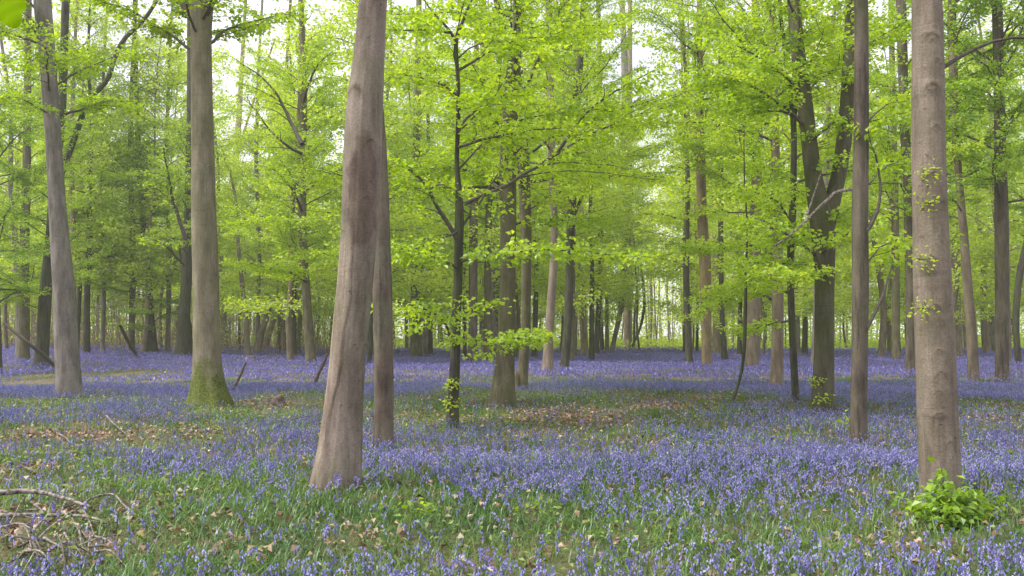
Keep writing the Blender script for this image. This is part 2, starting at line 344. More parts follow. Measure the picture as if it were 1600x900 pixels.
def trunk_geo(G, path, sides, rings, flare=.35, flare_h=.35, rough=.035, seed=1, knots=(), mat_i=0, lobes=5, seam=None):
    """path rows x,y,z,r; a solid tapered stem with root flare, ridges and branch scars"""
    p = smooth_path(path, rings); c, r = p[:, :3], p[:, 3]
    th = np.linspace(0, 2 * math.pi, sides, endpoint=False)
    TH, ZI = np.meshgrid(th, np.arange(rings)); CX = np.stack([np.cos(TH), np.sin(TH), 0 * TH], -1)
    hgt = (c[:, 2] - c[0, 2])[:, None]
    nr = np.stack([np.cos(TH) * 1.0, np.sin(TH) * 1.0, 0 * TH + hgt * .45], -1).reshape(-1, 3)
    rr = r[:, None] * (1 + rough * vnoise(nr, 2.1, seed).reshape(TH.shape) * 1.6 + rough * .5 * vnoise(nr * [3, 3, 1.5], 3.3, seed + 1).reshape(TH.shape))
    rs = np.random.default_rng(seed)
    lob = .55 + .45 * np.cos(TH * lobes + rs.uniform(0, 6)) * np.cos(TH * 2 + rs.uniform(0, 6))
    rr = rr * (1 + flare * np.exp(-np.maximum(hgt, 0) / flare_h) * (.45 + lob))
    V = c[:, None] + CX * rr[..., None]
    for (kth, kz, kr, amp) in knots:
        dth = (TH - kth + math.pi) % (2 * math.pi) - math.pi
        d2 = (dth * r[:, None] / kr) ** 2 + ((V[..., 2] - kz) / (kr * .6)) ** 2
        V = V + CX * (.75 * amp * (np.exp(-d2) - .6 * np.exp(-d2 * 4.)))[..., None]
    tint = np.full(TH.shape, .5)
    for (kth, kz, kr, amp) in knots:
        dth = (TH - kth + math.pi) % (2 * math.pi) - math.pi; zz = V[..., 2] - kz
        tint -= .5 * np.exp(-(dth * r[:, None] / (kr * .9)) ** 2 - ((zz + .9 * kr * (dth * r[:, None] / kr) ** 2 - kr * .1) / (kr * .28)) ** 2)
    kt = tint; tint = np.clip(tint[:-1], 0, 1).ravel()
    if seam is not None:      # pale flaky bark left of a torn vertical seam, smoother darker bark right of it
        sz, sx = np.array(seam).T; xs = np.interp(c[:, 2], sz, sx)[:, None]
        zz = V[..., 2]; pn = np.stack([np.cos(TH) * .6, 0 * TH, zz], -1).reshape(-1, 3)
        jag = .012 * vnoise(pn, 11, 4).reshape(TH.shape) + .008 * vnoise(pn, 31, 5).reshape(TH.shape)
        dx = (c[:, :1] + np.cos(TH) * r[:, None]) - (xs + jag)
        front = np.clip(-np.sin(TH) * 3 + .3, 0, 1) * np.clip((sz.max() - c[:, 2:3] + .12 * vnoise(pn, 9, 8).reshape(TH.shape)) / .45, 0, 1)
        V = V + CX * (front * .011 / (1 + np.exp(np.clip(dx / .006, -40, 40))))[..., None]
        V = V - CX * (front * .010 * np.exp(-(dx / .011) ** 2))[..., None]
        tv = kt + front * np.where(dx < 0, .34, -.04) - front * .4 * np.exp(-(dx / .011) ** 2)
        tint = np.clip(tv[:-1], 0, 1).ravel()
    i = np.arange(rings - 1)[:, None] * sides; j = np.arange(sides)[None]; j2 = (j + 1) % sides
    G.add(V.reshape(-1, 3), np.stack([i + j, i + j2, i + sides + j2, i + sides + j], -1).reshape(-1, 4), mat_i, tint)

def px_path(pix, D):
    rows = []
    for (x, y, w) in pix:
        q = P(x, y, D); rows.append([*q, w / 2. / FPX * D])
    return np.array(rows)

def tree(name, label, pix, bark, D=None, crown=None, top=None, limbs=(), detail=None, flare=.35, flare_h=.35, rough=.035, knots=(), cat='tree', group='beech trees of the wood', seed=1, curves=(), lean_ext=1., sprout=(), seam=None):
    """a tree whose stem follows the listed photo pixels in the vertical plane at its own distance"""
    if D is None: D = ground_hit(pix[0][0], pix[0][1])
    path = px_path(pix, D); gz = float(ground_z(path[0, 0], D)); path[0, 2] = gz
    base = path[0, :3].copy()
    first = path[0].copy(); first[2] -= .25; path = np.vstack([first, path])
    # the stem goes on above what the picture shows
    H = top if top else max(14., path[-1, 2] * 1.25)
    rs = np.random.default_rng(seed)
    k = 3
    if H > path[-1, 2] + .5:
        dv = (path[-1, :3] - path[-3, :3]); dv = dv / max(.1, dv[2]); dv[:2] *= .5 * lean_ext
        z0, r0 = path[-1, 2], path[-1, 3]
        for q in np.linspace(0, 1, k + 1)[1:]:
            nxt = path[-1].copy(); nxt[:3] += dv * (H - z0) / k; nxt[:2] += rs.normal(0, .12, 2); nxt[3] = r0 * (1 - .72 * q); path = np.vstack([path, nxt])
    root = empty(name, base); tag(root, label, cat, group)
    if detail is None: detail = (28, 90) if D < 25 else ((16, 50) if D < 45 else (10, 30))
    T = Geo(); trunk_geo(T, path, detail[0], detail[1], flare, flare_h, rough, seed, knots, seam=seam)
    T.build('trunk', bark, root, base)
    for (lp, lw0, lw1) in limbs:      # stout limbs of their own
        lpth = []
        for kk, q in enumerate(lp):
            dd = q[2] if len(q) > 2 else D; pt = P(q[0], q[1], dd); f = kk / (len(lp) - 1); lpth.append([*pt, (lw0 + (lw1 - lw0) * f) / 2 / FPX * D])
        lg = Geo(); sp = smooth_path(lpth, 30); lg.tube(sp[:, :3], sp[:, 3] * (1 + .06 * vnoise(sp[:, :3], 4., seed)), 12, 0, cap=True); lg.build('limb', bark, root, base)
    C = Geo()
    for cv in curves:                # visible bent branches with leaf sprays: list of (px, py, D), width px, options
        pts = [P(a, b, d_) for (a, b, d_) in cv['p']]
        if cv.get('solo'):
            g2 = Geo(); branch(g2, None, None, 0, cv['w'] / 2 / FPX * pts_d(cv), cv.get('leaf', .075), 0, 1, cv.get('dens', 1.), cv.get('start', .25), cv.get('depth', 1), .8, cv.get('tint', .5), curve=pts)
            g2.build('branch', [TWIG, cv.get('mat', LEAF)], root, base)
        else:
            branch(C, None, None, 0, cv['w'] / 2 / FPX * pts_d(cv), cv.get('leaf', .075), 0, 1, cv.get('dens', 1.), cv.get('start', .25), cv.get('depth', 1), .8, cv.get('tint', .5), curve=pts)
    for (sx, sy, sr) in sprout:      # tufts of young leaves straight out of the stem
        g3 = Geo(); sp0 = P(sx, sy, D - np.interp(sy, [p_[1] for p_ in pix][::-1], [p_[2] for p_ in pix][::-1]) / 2 / FPX * D * .9)
        for q in range(6):
            dr = np.array([rng.uniform(-1, 1), -rng.uniform(.1, .5), rng.uniform(-.25, .35)])
            branch(g3, sp0, dr, sr * rng.uniform(.3, .8), .003, .034 if sr < .2 else .055, 0, 1, 1., .1, 0, tint=.8, twig=sr * .5)
        g3.build('foliage', [TWIG, LEAF_GOLD], root, base)
    if crown:
        cp = smooth_path(path, 60)
        far_f = np.clip((D - 22) / 20, 0, 1); nb = int(crown.get('n', 20) * (1.1 + .25 * far_f)); crown = dict(crown); crown['z'] = (crown['z'][0] + (3.2 * far_f if base[0] > -8 else 0), crown['z'][1]); z0, z1 = crown['z']; ln = crown.get('len', 3.); leaf = crown.get('leaf', .08)
        for b in range(nb):
            z = z0 + (z1 - z0) * ((b + rs.uniform(0, 1)) / nb); z = min(z, path[-1, 2] - .2)
            pt = np.array([np.interp(z, cp[:, 2], cp[:, kk]) for kk in range(3)]); pr = np.interp(z, cp[:, 2], cp[:, 3])
            az = rs.uniform(0, 6.283) if 'az' not in crown else crown['az'] + rs.normal(0, crown.get('azs', .7))
            h = (z - z0) / max(.1, z1 - z0); l = ln * rs.uniform(.55, 1.15) * (1 - .35 * h)
            el = rs.uniform(.05, .75) + .4 * h
            branch(C, pt, (math.sin(az) * math.cos(el), math.cos(az) * math.cos(el), math.sin(el)), l, min(pr * .45, .008 * l + .006), leaf, 0, 1, crown.get('dens', 1.), .25, crown.get('depth', 1), crown.get('flat', .94), crown.get('tint', .5), twig=.62 if leaf < .1 else .9)
    if C.n:
        C.build('crown', [crown.get('twig', TWIG) if crown else TWIG, (crown.get('mat') if crown and crown.get('mat') else LEAF)], root, base)
    return root

def pts_d(cv): return cv['p'][0][2]

exec_trees = []
# ------------------------------------------------------------------ the two front trees and the right one
D_F = ground_hit(525, 768)
F1 = [(525, 765, 79), (529, 730, 71), (533, 700, 66), (537, 650, 60), (541, 600, 56), (545, 550, 55), (550, 500, 56), (555, 450, 55), (559, 400, 56), (562, 350, 57), (564, 300, 58), (566, 250, 60), (568, 200, 60), (571, 150, 57), (576, 100, 51), (580, 50, 47), (583, 0, 45)]
pc = P(566, 300, D_F); b0 = P(525, 765, D_F); b0[2] = float(ground_z(b0[0], b0[1]))
B_FRONT = bark_material('bark_front', (.135, .105, .083), (.275, .226, .186), green_amt=.3,
                        patch=((pc[0] - b0[0] + .03, -.2, pc[2] - b0[2]), (.165, .6, .60), (.58, .52, .48)))
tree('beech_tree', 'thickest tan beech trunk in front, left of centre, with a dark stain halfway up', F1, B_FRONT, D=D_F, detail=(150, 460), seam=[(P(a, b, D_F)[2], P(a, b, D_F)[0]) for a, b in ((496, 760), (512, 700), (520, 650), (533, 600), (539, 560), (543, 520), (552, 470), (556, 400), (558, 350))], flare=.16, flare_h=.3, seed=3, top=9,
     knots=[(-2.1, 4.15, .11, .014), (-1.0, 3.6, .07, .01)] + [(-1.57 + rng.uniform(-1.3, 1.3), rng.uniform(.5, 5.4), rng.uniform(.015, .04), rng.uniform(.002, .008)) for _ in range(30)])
tree('beech_tree', 'thinner brown rough trunk just behind the right side of the thick tan front trunk',
     [(599, 705, 32), (600, 650, 31), (600, 600, 31), (599, 550, 31), (598, 500, 31), (597, 450, 31), (595, 400, 30), (593, 300, 29), (590, 230, 27), (584, 150, 26), (578, 80, 25), (574, 0, 24)],
     bark_material('bark_lichen', (.065, .048, .036), (.165, .128, .095), green=(.17, .19, .11), green_amt=.4, rough_bark=.6), detail=(48, 220), flare=.12, seed=8, top=10, rough=.05)
D_R = ground_hit(1469, 782)
tree('beech_tree', 'straight grey-brown beech trunk at the right front with horizontal scars and small leaf tufts',
     [(1470, 780, 58), (1468, 725, 57), (1464, 650, 56), (1461, 550, 56), (1457, 450, 54), (1454, 350, 50), (1451, 250, 48), (1450, 150, 47), (1449, 50, 45), (1448, 0, 44)],
     bark_material('bark_right', (.14, .112, .082), (.245, .20, .155), green_amt=.18, wrinkle=1.3), D=D_R, detail=(110, 520), flare=.16, flare_h=.25, seed=5, top=9,
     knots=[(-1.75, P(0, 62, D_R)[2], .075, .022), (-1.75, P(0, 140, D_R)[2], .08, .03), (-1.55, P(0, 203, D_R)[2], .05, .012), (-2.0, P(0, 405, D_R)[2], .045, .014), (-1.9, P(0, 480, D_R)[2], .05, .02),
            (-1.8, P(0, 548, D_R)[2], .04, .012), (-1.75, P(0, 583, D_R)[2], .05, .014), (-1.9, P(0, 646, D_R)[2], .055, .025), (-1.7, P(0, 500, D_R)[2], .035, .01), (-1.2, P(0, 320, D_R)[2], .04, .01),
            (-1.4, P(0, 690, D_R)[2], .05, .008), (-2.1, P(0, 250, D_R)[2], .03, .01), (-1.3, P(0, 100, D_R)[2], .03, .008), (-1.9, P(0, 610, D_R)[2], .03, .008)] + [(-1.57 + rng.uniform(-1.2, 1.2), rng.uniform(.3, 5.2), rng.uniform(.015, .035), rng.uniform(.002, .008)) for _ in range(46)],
     curves=[{'p': [(1470, 108, D_R), (1500, 88, D_R), (1540, 66, D_R + .1), (1585, 55, D_R + .2), (1700, 60, D_R + .3)], 'w': 7, 'solo': 1, 'start': .75, 'depth': 0, 'dens': .5}],
     sprout=[(1449, 270, .12), (1449, 318, .11), (1444, 405, .12), (1438, 482, .10)])

# ------------------------------------------------------------------ trees in the middle distance, traced
G1 = 'beech trees of the wood'
def c(n, z0, z1, ln, **k): return dict(n=n, z=(z0, z1), len=ln, **k)
tree('beech_tree', 'pale grey trunk at the left, leaning left, dark along its right edge',
     [(109, 622, 38), (105, 560, 34), (102, 500, 33), (100, 450, 32), (92, 350, 27), (88, 290, 25), (84, 225, 24), (75, 100, 24), (66, 0, 26)], B_GREY, detail=(48, 160), seed=12, flare=.15, crown=c(14, 7.2, 12, 3.6, leaf=.08, tint=.4))
tree('beech_tree', 'stout trunk with bright green moss around its flared foot, second large from the left',
     [(330, 637, 60), (328, 618, 51), (327, 600, 46), (324, 560, 42), (322, 450, 41), (319, 350, 38), (317, 250, 35), (315, 150, 33), (314, 50, 33), (316, 0, 38)], B_MOSS, detail=(64, 200), seed=14, flare=.55, flare_h=.55,
     limbs=[([(312, 40), (300, 18), (282, 2), (262, -16), (230, -50), (200, -110)], 16, 9)], crown=c(22, 7.6, 12.5, 4.6, leaf=.08, tint=.5))
tree('beech_tree', 'dark trunk leaning out from behind the left side of the mossy trunk',
     [(284, 558, 24), (287, 500, 19), (291, 450, 17), (294, 350, 15), (297, 250, 14), (298, 150, 12), (298, 0, 11)], B_DARK, seed=15,
     crown=c(24, 4, 15, 5, leaf=.09, dens=.8, mat=LEAF), curves=[
     {'p': [(290, 375, 33), (272, 320, 33), (262, 270, 32.5), (255, 230, 32)], 'w': 7, 'leaf': .09, 'dens': .5},
     {'p': [(289, 415, 33), (270, 395, 32.5), (250, 375, 32), (225, 372, 32)], 'w': 5, 'leaf': .09, 'dens': .5}])
tree('beech_tree', 'very thin dark stem between the mossy trunk and the dark leaning trunk', [(299, 557, 6), (297, 510, 6), (292, 480, 5), (286, 440, 4), (280, 380, 3)], B_DARK, seed=16, flare=.1, top=6)
tree('beech_tree', 'nearly black trunk close behind the pale grey left trunk', [(63, 577, 22), (68, 520, 18), (71, 450, 20), (77, 400, 16), (84, 300, 14), (97, 165, 13), (101, 60, 12), (102, 0, 12)], B_DARK, seed=17,
     crown=c(16, 2.5, 13.5, 4.4, leaf=.085, mat=LEAF_DEEP, tint=.55),
     limbs=[([(84, 300), (104, 250), (128, 182), (140, 150), (170, 128), (178, 88), (196, 55), (222, 38), (243, 4), (270, -40)], 10, 5)])
tree('beech_tree', 'black stem cut by the left edge of the picture', [(-4, 583, 14), (-6, 500, 13), (-10, 400, 12), (-12, 200, 11), (-14, 0, 10)], B_DARK, seed=18, crown=c(24, 2.0, 12, 5, leaf=.085, mat=LEAF_DEEP, tint=.5))
tree('beech_tree', 'blurred green-grey trunk between the left edge and the nearly black trunk', [(36, 567, 18), (38, 500, 16), (38, 400, 14), (42, 250, 12), (44, 0, 10)], B_OLIVE, seed=19, crown=c(20, 3, 15, 5, leaf=.09, mat=LEAF_DEEP))
tree('beech_tree', 'short-stemmed dark tree with a mossy foot and low spreading leaves behind the left trunks', [(237, 555, 22), (237, 520, 14), (234, 490, 12), (232, 440, 10), (226, 380, 9), (216, 250, 8), (210, 0, 5)],
     B_DARK, seed=20, flare=.5, crown=c(20, 1.7, 15, 5, leaf=.095, mat=LEAF_DEEP, tint=.6, flat=.75), top=17)
tree('beech_tree', 'pale slim trunk right of the mossy trunk, forking upward', [(346, 545, 15), (348, 480, 14), (353, 430, 14), (360, 350, 14), (368, 250, 11), (374, 180, 9), (378, 100, 7), (384, 0, 5)], B_PALE, seed=21,
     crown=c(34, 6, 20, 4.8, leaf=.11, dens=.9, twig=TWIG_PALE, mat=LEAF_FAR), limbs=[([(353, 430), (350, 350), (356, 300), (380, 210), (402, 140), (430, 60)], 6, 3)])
tree('beech_tree', 'thin pale leaning stem right of the mossy trunk with a broken foot', [(386, 560, 10), (385, 500, 8), (380, 460, 7), (372, 380, 6), (368, 300, 5)], B_PALE, seed=22, top=13, crown=c(8, 6, 13, 2.5, leaf=.09, dens=.5))
tree('beech_tree', 'pale broken trunk leaning right beside the long fallen log', [(400, 556, 13), (408, 520, 11), (418, 490, 9), (427, 466, 8)], B_PALE, seed=23, top=.1, flare=.2)
tree('beech_tree', 'reddish pale broken trunk leaning right behind the long fallen log', [(412, 549, 11), (424, 510, 10), (434, 478, 9)], B_PALE, seed=24, top=.1, flare=.4)
tree('beech_tree', 'small dark trunk with leafy branches left of the thick tan front trunk', [(487, 573, 17), (482, 520, 15), (478, 450, 14), (473, 380, 13), (471, 300, 13), (473, 200, 13), (475, 120, 11), (472, 50, 9), (470, 0, 8)], B_OLIVE, seed=25,
     crown=c(34, 4.5, 15, 4.6, leaf=.08, tint=.62), curves=[
     {'p': [(472, 330, 28.5), (462, 300, 28), (440, 275, 27.5), (425, 262, 27)], 'w': 5, 'solo': 1},
     {'p': [(474, 160, 28.5), (485, 120, 28), (495, 100, 28), (520, 80, 27)], 'w': 5},
     {'p': [(472, 225, 28.5), (450, 180, 29), (430, 140, 29), (405, 115, 29), (370, 95, 29)], 'w': 7, 'solo': 1, 'dens': .45},
     {'p': [(472, 240, 28.5), (440, 225, 28), (410, 190, 28), (385, 150, 28)], 'w': 5, 'dens': .4},
     {'p': [(478, 440, 28.5), (455, 425, 27), (420, 418, 26), (390, 412, 25)], 'w': 5, 'tint': .65, 'dens': 1.3},
     {'p': [(475, 350, 28.5), (440, 345, 26), (400, 345, 25), (365, 350, 24)], 'w': 6, 'tint': .65, 'dens': 1.3},
     {'p': [(478, 400, 28.5), (500, 395, 27), (530, 400, 26)], 'w': 5, 'tint': .6, 'dens': 1.2},
     {'p': [(474, 300, 28.5), (500, 280, 27), (535, 262, 26)], 'w': 5, 'tint': .6, 'dens': 1.2}])
tree('beech_tree', 'thin short dark stem standing left of the small dark trunk', [(461, 546, 8), (462, 500, 7), (462, 450, 6), (458, 300, 5), (455, 100, 4)], B_DARK, seed=26, crown=c(12, 6, 18, 3, leaf=.11, mat=LEAF_FAR))
D_S = ground_hit(707, 668)
def sp(*pts): return [(a, b, D_S + d_) for a, b, d_ in pts]
tree('beech_tree', 'thin dark young beech with crooked left branch, right of the two front trunks',
     [(707, 668, 21), (709, 620, 18), (712, 560, 16), (713, 500, 15), (716, 450, 14), (717, 400, 14), (718, 350, 15), (718, 320, 13), (716, 285, 9), (713, 250, 7), (716, 190, 7), (716, 130, 6), (711, 62, 6), (724, 30, 5), (736, 0, 4)],
     B_DARK, D=D_S, detail=(32, 160), seed=27, flare=.12, rough=.09, top=9, crown=c(7, 3.4, 8.6, 2.8, leaf=.075, tint=.6),
     curves=[{'p': sp((719, 385, 0), (703, 350, -.1), (682, 322, -.2), (668, 292, -.3), (655, 268, -.4), (632, 254, -.5), (600, 250, -.6)), 'w': 8, 'solo': 1, 'dens': .9, 'start': .4},
             {'p': sp((670, 296, -.3), (690, 285, -.2), (712, 305, -.1)), 'w': 3, 'depth': 0},
             {'p': sp((716, 322, 0), (730, 316, .2), (760, 303, .5), (800, 288, 1.0), (840, 260, 1.5), (880, 232, 2), (930, 205, 2.4), (1000, 178, 2.8), (1060, 162, 3.1), (1130, 150, 3.4)), 'w': 7, 'solo': 1, 'dens': 1., 'start': .3},
             {'p': sp((870, 240, 1.9), (905, 190, 1.7), (915, 170, 1.6), (960, 140, 1.4), (1010, 118, 1.2), (1030, 105, 1.1)), 'w': 6, 'dens': 1., 'start': .4},
             {'p': sp((711, 62, 0), (700, 42, -.1), (685, 30, -.1), (668, 8, -.2), (650, -20, -.2)), 'w': 5, 'start': .1},
             {'p': sp((706, 52, 0), (680, 48, -.2), (640, 47, -.5), (600, 46, -.8)), 'w': 4, 'dens': 1.2},
             {'p': sp((711, 548, 0), (700, 510, -.3), (682, 487, -.7), (650, 478, -1.1), (615, 470, -1.4)), 'w': 5, 'dens': 1., 'tint': .62},
             {'p': sp((717, 420, 0), (680, 400, -.5), (650, 395, -.9), (615, 385, -1.3)), 'w': 5, 'dens': 1.2, 'tint': .6},
             {'p': sp((716, 410, 0), (760, 395, -.4), (830, 392, -.8), (900, 388, -1.0), (960, 402, -1.2), (1010, 405, -1.3)), 'w': 5, 'dens': 1.1, 'tint': .6},
             {'p': sp((713, 530, 0), (750, 530, -.4), (800, 530, -.7), (850, 522, -.9)), 'w': 5, 'dens': 1.4, 'tint': .7},
             {'p': sp((712, 500, 0), (740, 480, .2), (770, 470, .6)), 'w': 4, 'dens': 1., 'tint': .6},
             {'p': sp((716, 360, 0), (700, 370, -.3), (670, 380, -.6), (620, 400, -.9)), 'w': 4, 'tint': .6},
             {'p': sp((717, 200, 0), (740, 170, .3), (780, 150, .7), (840, 130, 1.2)), 'w': 5, 'tint': .6, 'dens': 1.1},
             {'p': sp((716, 230, 0), (760, 215, -.4), (820, 205, -.7), (880, 200, -1.)), 'w': 5, 'tint': .65, 'dens': 1.1},
             {'p': sp((716, 150, 0), (690, 130, -.4), (650, 120, -.7), (620, 115, -1.)), 'w': 4, 'tint': .6, 'dens': 1.1},
             {'p': sp((716, 110, 0), (760, 80, .2), (820, 60, .3), (900, 52, .4)), 'w': 5, 'tint': .6, 'dens': 1.1}],
     sprout=[(706, 598, .21), (708, 630, .21)])
tree('beech_tree', 'large grey-brown trunk right of the thin dark young beech', [(785, 635, 40), (787, 600, 34), (789, 560, 29), (792, 500, 26), (794, 420, 24), (794, 340, 25), (793, 260, 27), (797, 180, 25), (803, 100, 22), (812, 0, 18)], B_OLIVE, seed=28, detail=(40, 120),
     crown=c(18, 4.4, 12, 4.5, leaf=.075, tint=.62), curves=[
     {'p': [(795, 355, 20.5), (830, 340, 20), (870, 345, 19.5), (930, 340, 19)], 'w': 5}, {'p': [(795, 300, 20.5), (760, 270, 20), (700, 260, 19.5), (640, 270, 19)], 'w': 6, 'dens': 1.2},
     {'p': [(790, 540, 20.5), (770, 548, 20), (745, 560, 19.5)], 'w': 3, 'depth': 0}])
tree('beech_tree', 'grey trunk almost touching the right side of the large grey-brown trunk, behind it', [(814, 612, 20), (819, 560, 15), (822, 500, 15), (822, 440, 16), (823, 378, 17), (820, 300, 19), (816, 220, 20), (808, 120, 17), (790, 60, 14), (775, 0, 10)], B_OLIVE, seed=29,
     crown=c(22, 4.5, 14, 5, leaf=.08, tint=.6))
tree('beech_tree', 'dark stem rising into the canopy behind the large grey-brown trunk', [(776, 560, 10), (778, 450, 10), (776, 300, 10), (765, 200, 11), (757, 120, 11), (752, 0, 9)], B_DARK, seed=30, crown=c(22, 6, 20, 5, leaf=.1, mat=LEAF_FAR))
tree('beech_tree', 'reddish-tan trunk leaning right, in the row leading to the clearing', [(854, 587, 19), (857, 540, 14), (862, 460, 13), (866, 400, 12), (867, 350, 12), (863, 280, 12), (860, 150, 11), (858, 0, 10)], B_PALE, seed=31, crown=c(22, 5, 17, 5, leaf=.085, tint=.55))
tree('beech_tree', 'dark upright trunk in the row leading to the clearing, right of the reddish-tan one', [(881, 582, 14), (885, 540, 13), (889, 490, 14), (890, 420, 13), (891, 358, 14), (898, 230, 14), (905, 120, 11), (912, 0, 9)], B_DARK, seed=32,
     crown=c(20, 5, 17, 5, leaf=.085, tint=.5), limbs=[([(892, 350), (912, 300), (932, 262), (940, 258)], 5, 3)])
tree('beech_tree', 'slim dark stem right behind the dark upright trunk', [(893, 572, 7), (895, 480, 7), (896, 300, 7), (900, 0, 5)], B_OLIVE, seed=33, crown=c(14, 7, 20, 4, leaf=.1, mat=LEAF_FAR))
tree('beech_tree', 'tan trunk with a widened foot just right of the dark upright trunk', [(914, 560, 12), (911, 500, 11), (909, 440, 11), (907, 380, 12), (905, 300, 12), (902, 150, 10), (900, 0, 8)], B_TAN, seed=34, crown=c(22, 5, 22, 5, leaf=.1, mat=LEAF_FAR))
tree('beech_tree', 'thin dark stem left of the small leaning trees by the clearing', [(932, 557, 7), (934, 500, 8), (938, 420, 9), (939, 330, 10), (938, 200, 9), (935, 0, 7)], B_DARK, seed=35, crown=c(18, 6, 22, 5, leaf=.11, mat=LEAF_FAR))
tree('beech_tree', 'trunk leaning right with a curved foot at the left side of the clearing', [(954, 552, 7), (962, 520, 7), (970, 490, 9), (975, 450, 12), (978, 400, 15), (979, 340, 16), (980, 250, 14), (976, 100, 11), (972, 0, 9)], B_GREY, seed=36, crown=c(22, 7, 24, 5, leaf=.11, mat=LEAF_FAR))
tree('beech_tree', 'thin black sapling bent like a bow at the left edge of the clearing', [(982, 549, 3.5), (994, 530, 4), (1003, 505, 4.5), (1008, 470, 4.5), (1004, 440, 4), (1000, 400, 3.5), (999, 350, 3), (996, 300, 2.5)], B_DARK, seed=37, flare=.1, top=13, crown=c(8, 8, 13, 2, leaf=.11, mat=LEAF_FAR))
tree('beech_tree', 'pale straight trunk behind the bow-shaped black sapling', [(980, 547, 12), (980, 500, 11), (983, 400, 11), (984, 200, 9), (984, 0, 7)], B_PALE, seed=38, crown=c(16, 9, 24, 5, leaf=.12, mat=LEAF_FAR))
for (x, w, s, lb) in ((1069, 4, 41, 'leftmost of the thin dark stems at the right side of the clearing'), (1078, 6, 42, 'grey stem between thin dark stems at the right side of the clearing'), (1089, 5, 43, 'thin dark stem nearest the orange-tinged trunk by the clearing')):
    tree('beech_tree', lb, [(x, 553, w), (x + 1, 450, w), (x - 1, 300, w * .9), (x - 3, 100, w * .7)], B_GREY if s == 42 else B_DARK, seed=s, crown=c(14, 9, 24, 4.5, leaf=.12, mat=LEAF_FAR, dens=.7))
tree('beech_tree', 'orange-tinged pale trunk with forked top at the right side of the clearing', [(1104, 579, 16), (1104, 540, 15), (1103, 490, 17), (1102, 420, 19), (1097, 340, 16), (1095, 260, 15), (1094, 200, 13), (1094, 100, 10), (1092, 0, 8)], B_ORANGE, seed=44, flare=.08,
     crown=c(20, 7, 20, 5, leaf=.09, tint=.55), limbs=[([(1095, 280), (1086, 240), (1080, 210), (1072, 160), (1070, 100), (1062, 20)], 7, 4)])
tree('beech_tree', 'blurred tan trunk right behind the orange-tinged trunk', [(1119, 555, 12), (1120, 450, 12), (1118, 300, 12), (1124, 150, 10), (1130, 0, 8)], B_PALE, seed=45, crown=c(18, 8, 22, 5, leaf=.12, mat=LEAF_FAR))
tree('beech_tree', 'slender dark stem with a wide foot right of the orange-tinged trunk', [(1134, 568, 10), (1129, 530, 8), (1127, 450, 8), (1126, 350, 8), (1127, 200, 7), (1126, 0, 6)], B_DARK, seed=46, flare=.5, crown=c(20, 6, 20, 5, leaf=.1))
tree('beech_tree', 'upright tan trunk with a flat wide foot, middle of the right half', [(1174, 583, 22), (1176, 540, 20), (1177, 490, 20), (1179, 420, 20), (1181, 340, 18), (1183, 260, 17), (1183, 150, 15), (1181, 0, 13)], B_TAN, seed=47,
     crown=c(28, 4.2, 17, 5, leaf=.08, tint=.58), flare=.12)
tree('beech_tree', 'very thin dark sapling bending down to the left in front of the upright tan trunk', [(1142, 632, 4), (1150, 612, 4.5), (1157, 590, 5), (1162, 560, 5.5), (1164, 520, 5.5), (1165, 470, 5), (1166, 420, 4), (1168, 360, 3)], B_DARK, seed=48, flare=.05, top=7.5,
     crown=c(10, 2.4, 7, 2.2, leaf=.075, tint=.65))
tree('beech_tree', 'pale brown trunk with a broad foot left of the thin black crooked stem', [(1214, 609, 23), (1214, 570, 19), (1216, 500, 18), (1215, 430, 18), (1214, 350, 17), (1212, 250, 14), (1208, 100, 12), (1206, 0, 10)], B_TAN, seed=49, flare=.2, crown=c(20, 4, 14, 4.5, leaf=.08, tint=.55),
     curves=[{'p': [(1213, 470, 27), (1180, 455, 26), (1130, 470, 25.5), (1090, 490, 25)], 'w': 5, 'dens': 1.4, 'tint': .65}, {'p': [(1213, 400, 27), (1170, 380, 26), (1120, 392, 25.5), (1060, 385, 25)], 'w': 5, 'dens': 1.4, 'tint': .6}])
tree('beech_tree', 'thin black crooked stem left of the forked trunk', [(1244, 630, 11), (1241, 590, 11), (1238, 530, 10), (1236, 460, 10), (1234, 410, 10), (1238, 350, 11), (1240, 300, 10), (1241, 200, 9), (1232, 110, 8), (1224, 60, 7), (1216, 0, 6)], B_DARK, seed=50, rough=.08, flare=.1,
     crown=c(20, 3.0, 11, 3.6, leaf=.075, tint=.6), curves=[{'p': [(1236, 460, 22.5), (1200, 440, 22), (1150, 450, 21.5), (1110, 455, 21)], 'w': 5, 'dens': 1.2, 'tint': .6}, {'p': [(1236, 500, 22.5), (1190, 510, 22), (1150, 520, 21.5)], 'w': 4, 'dens': 1.2, 'tint': .65}])
D_K = ground_hit(1287, 648)
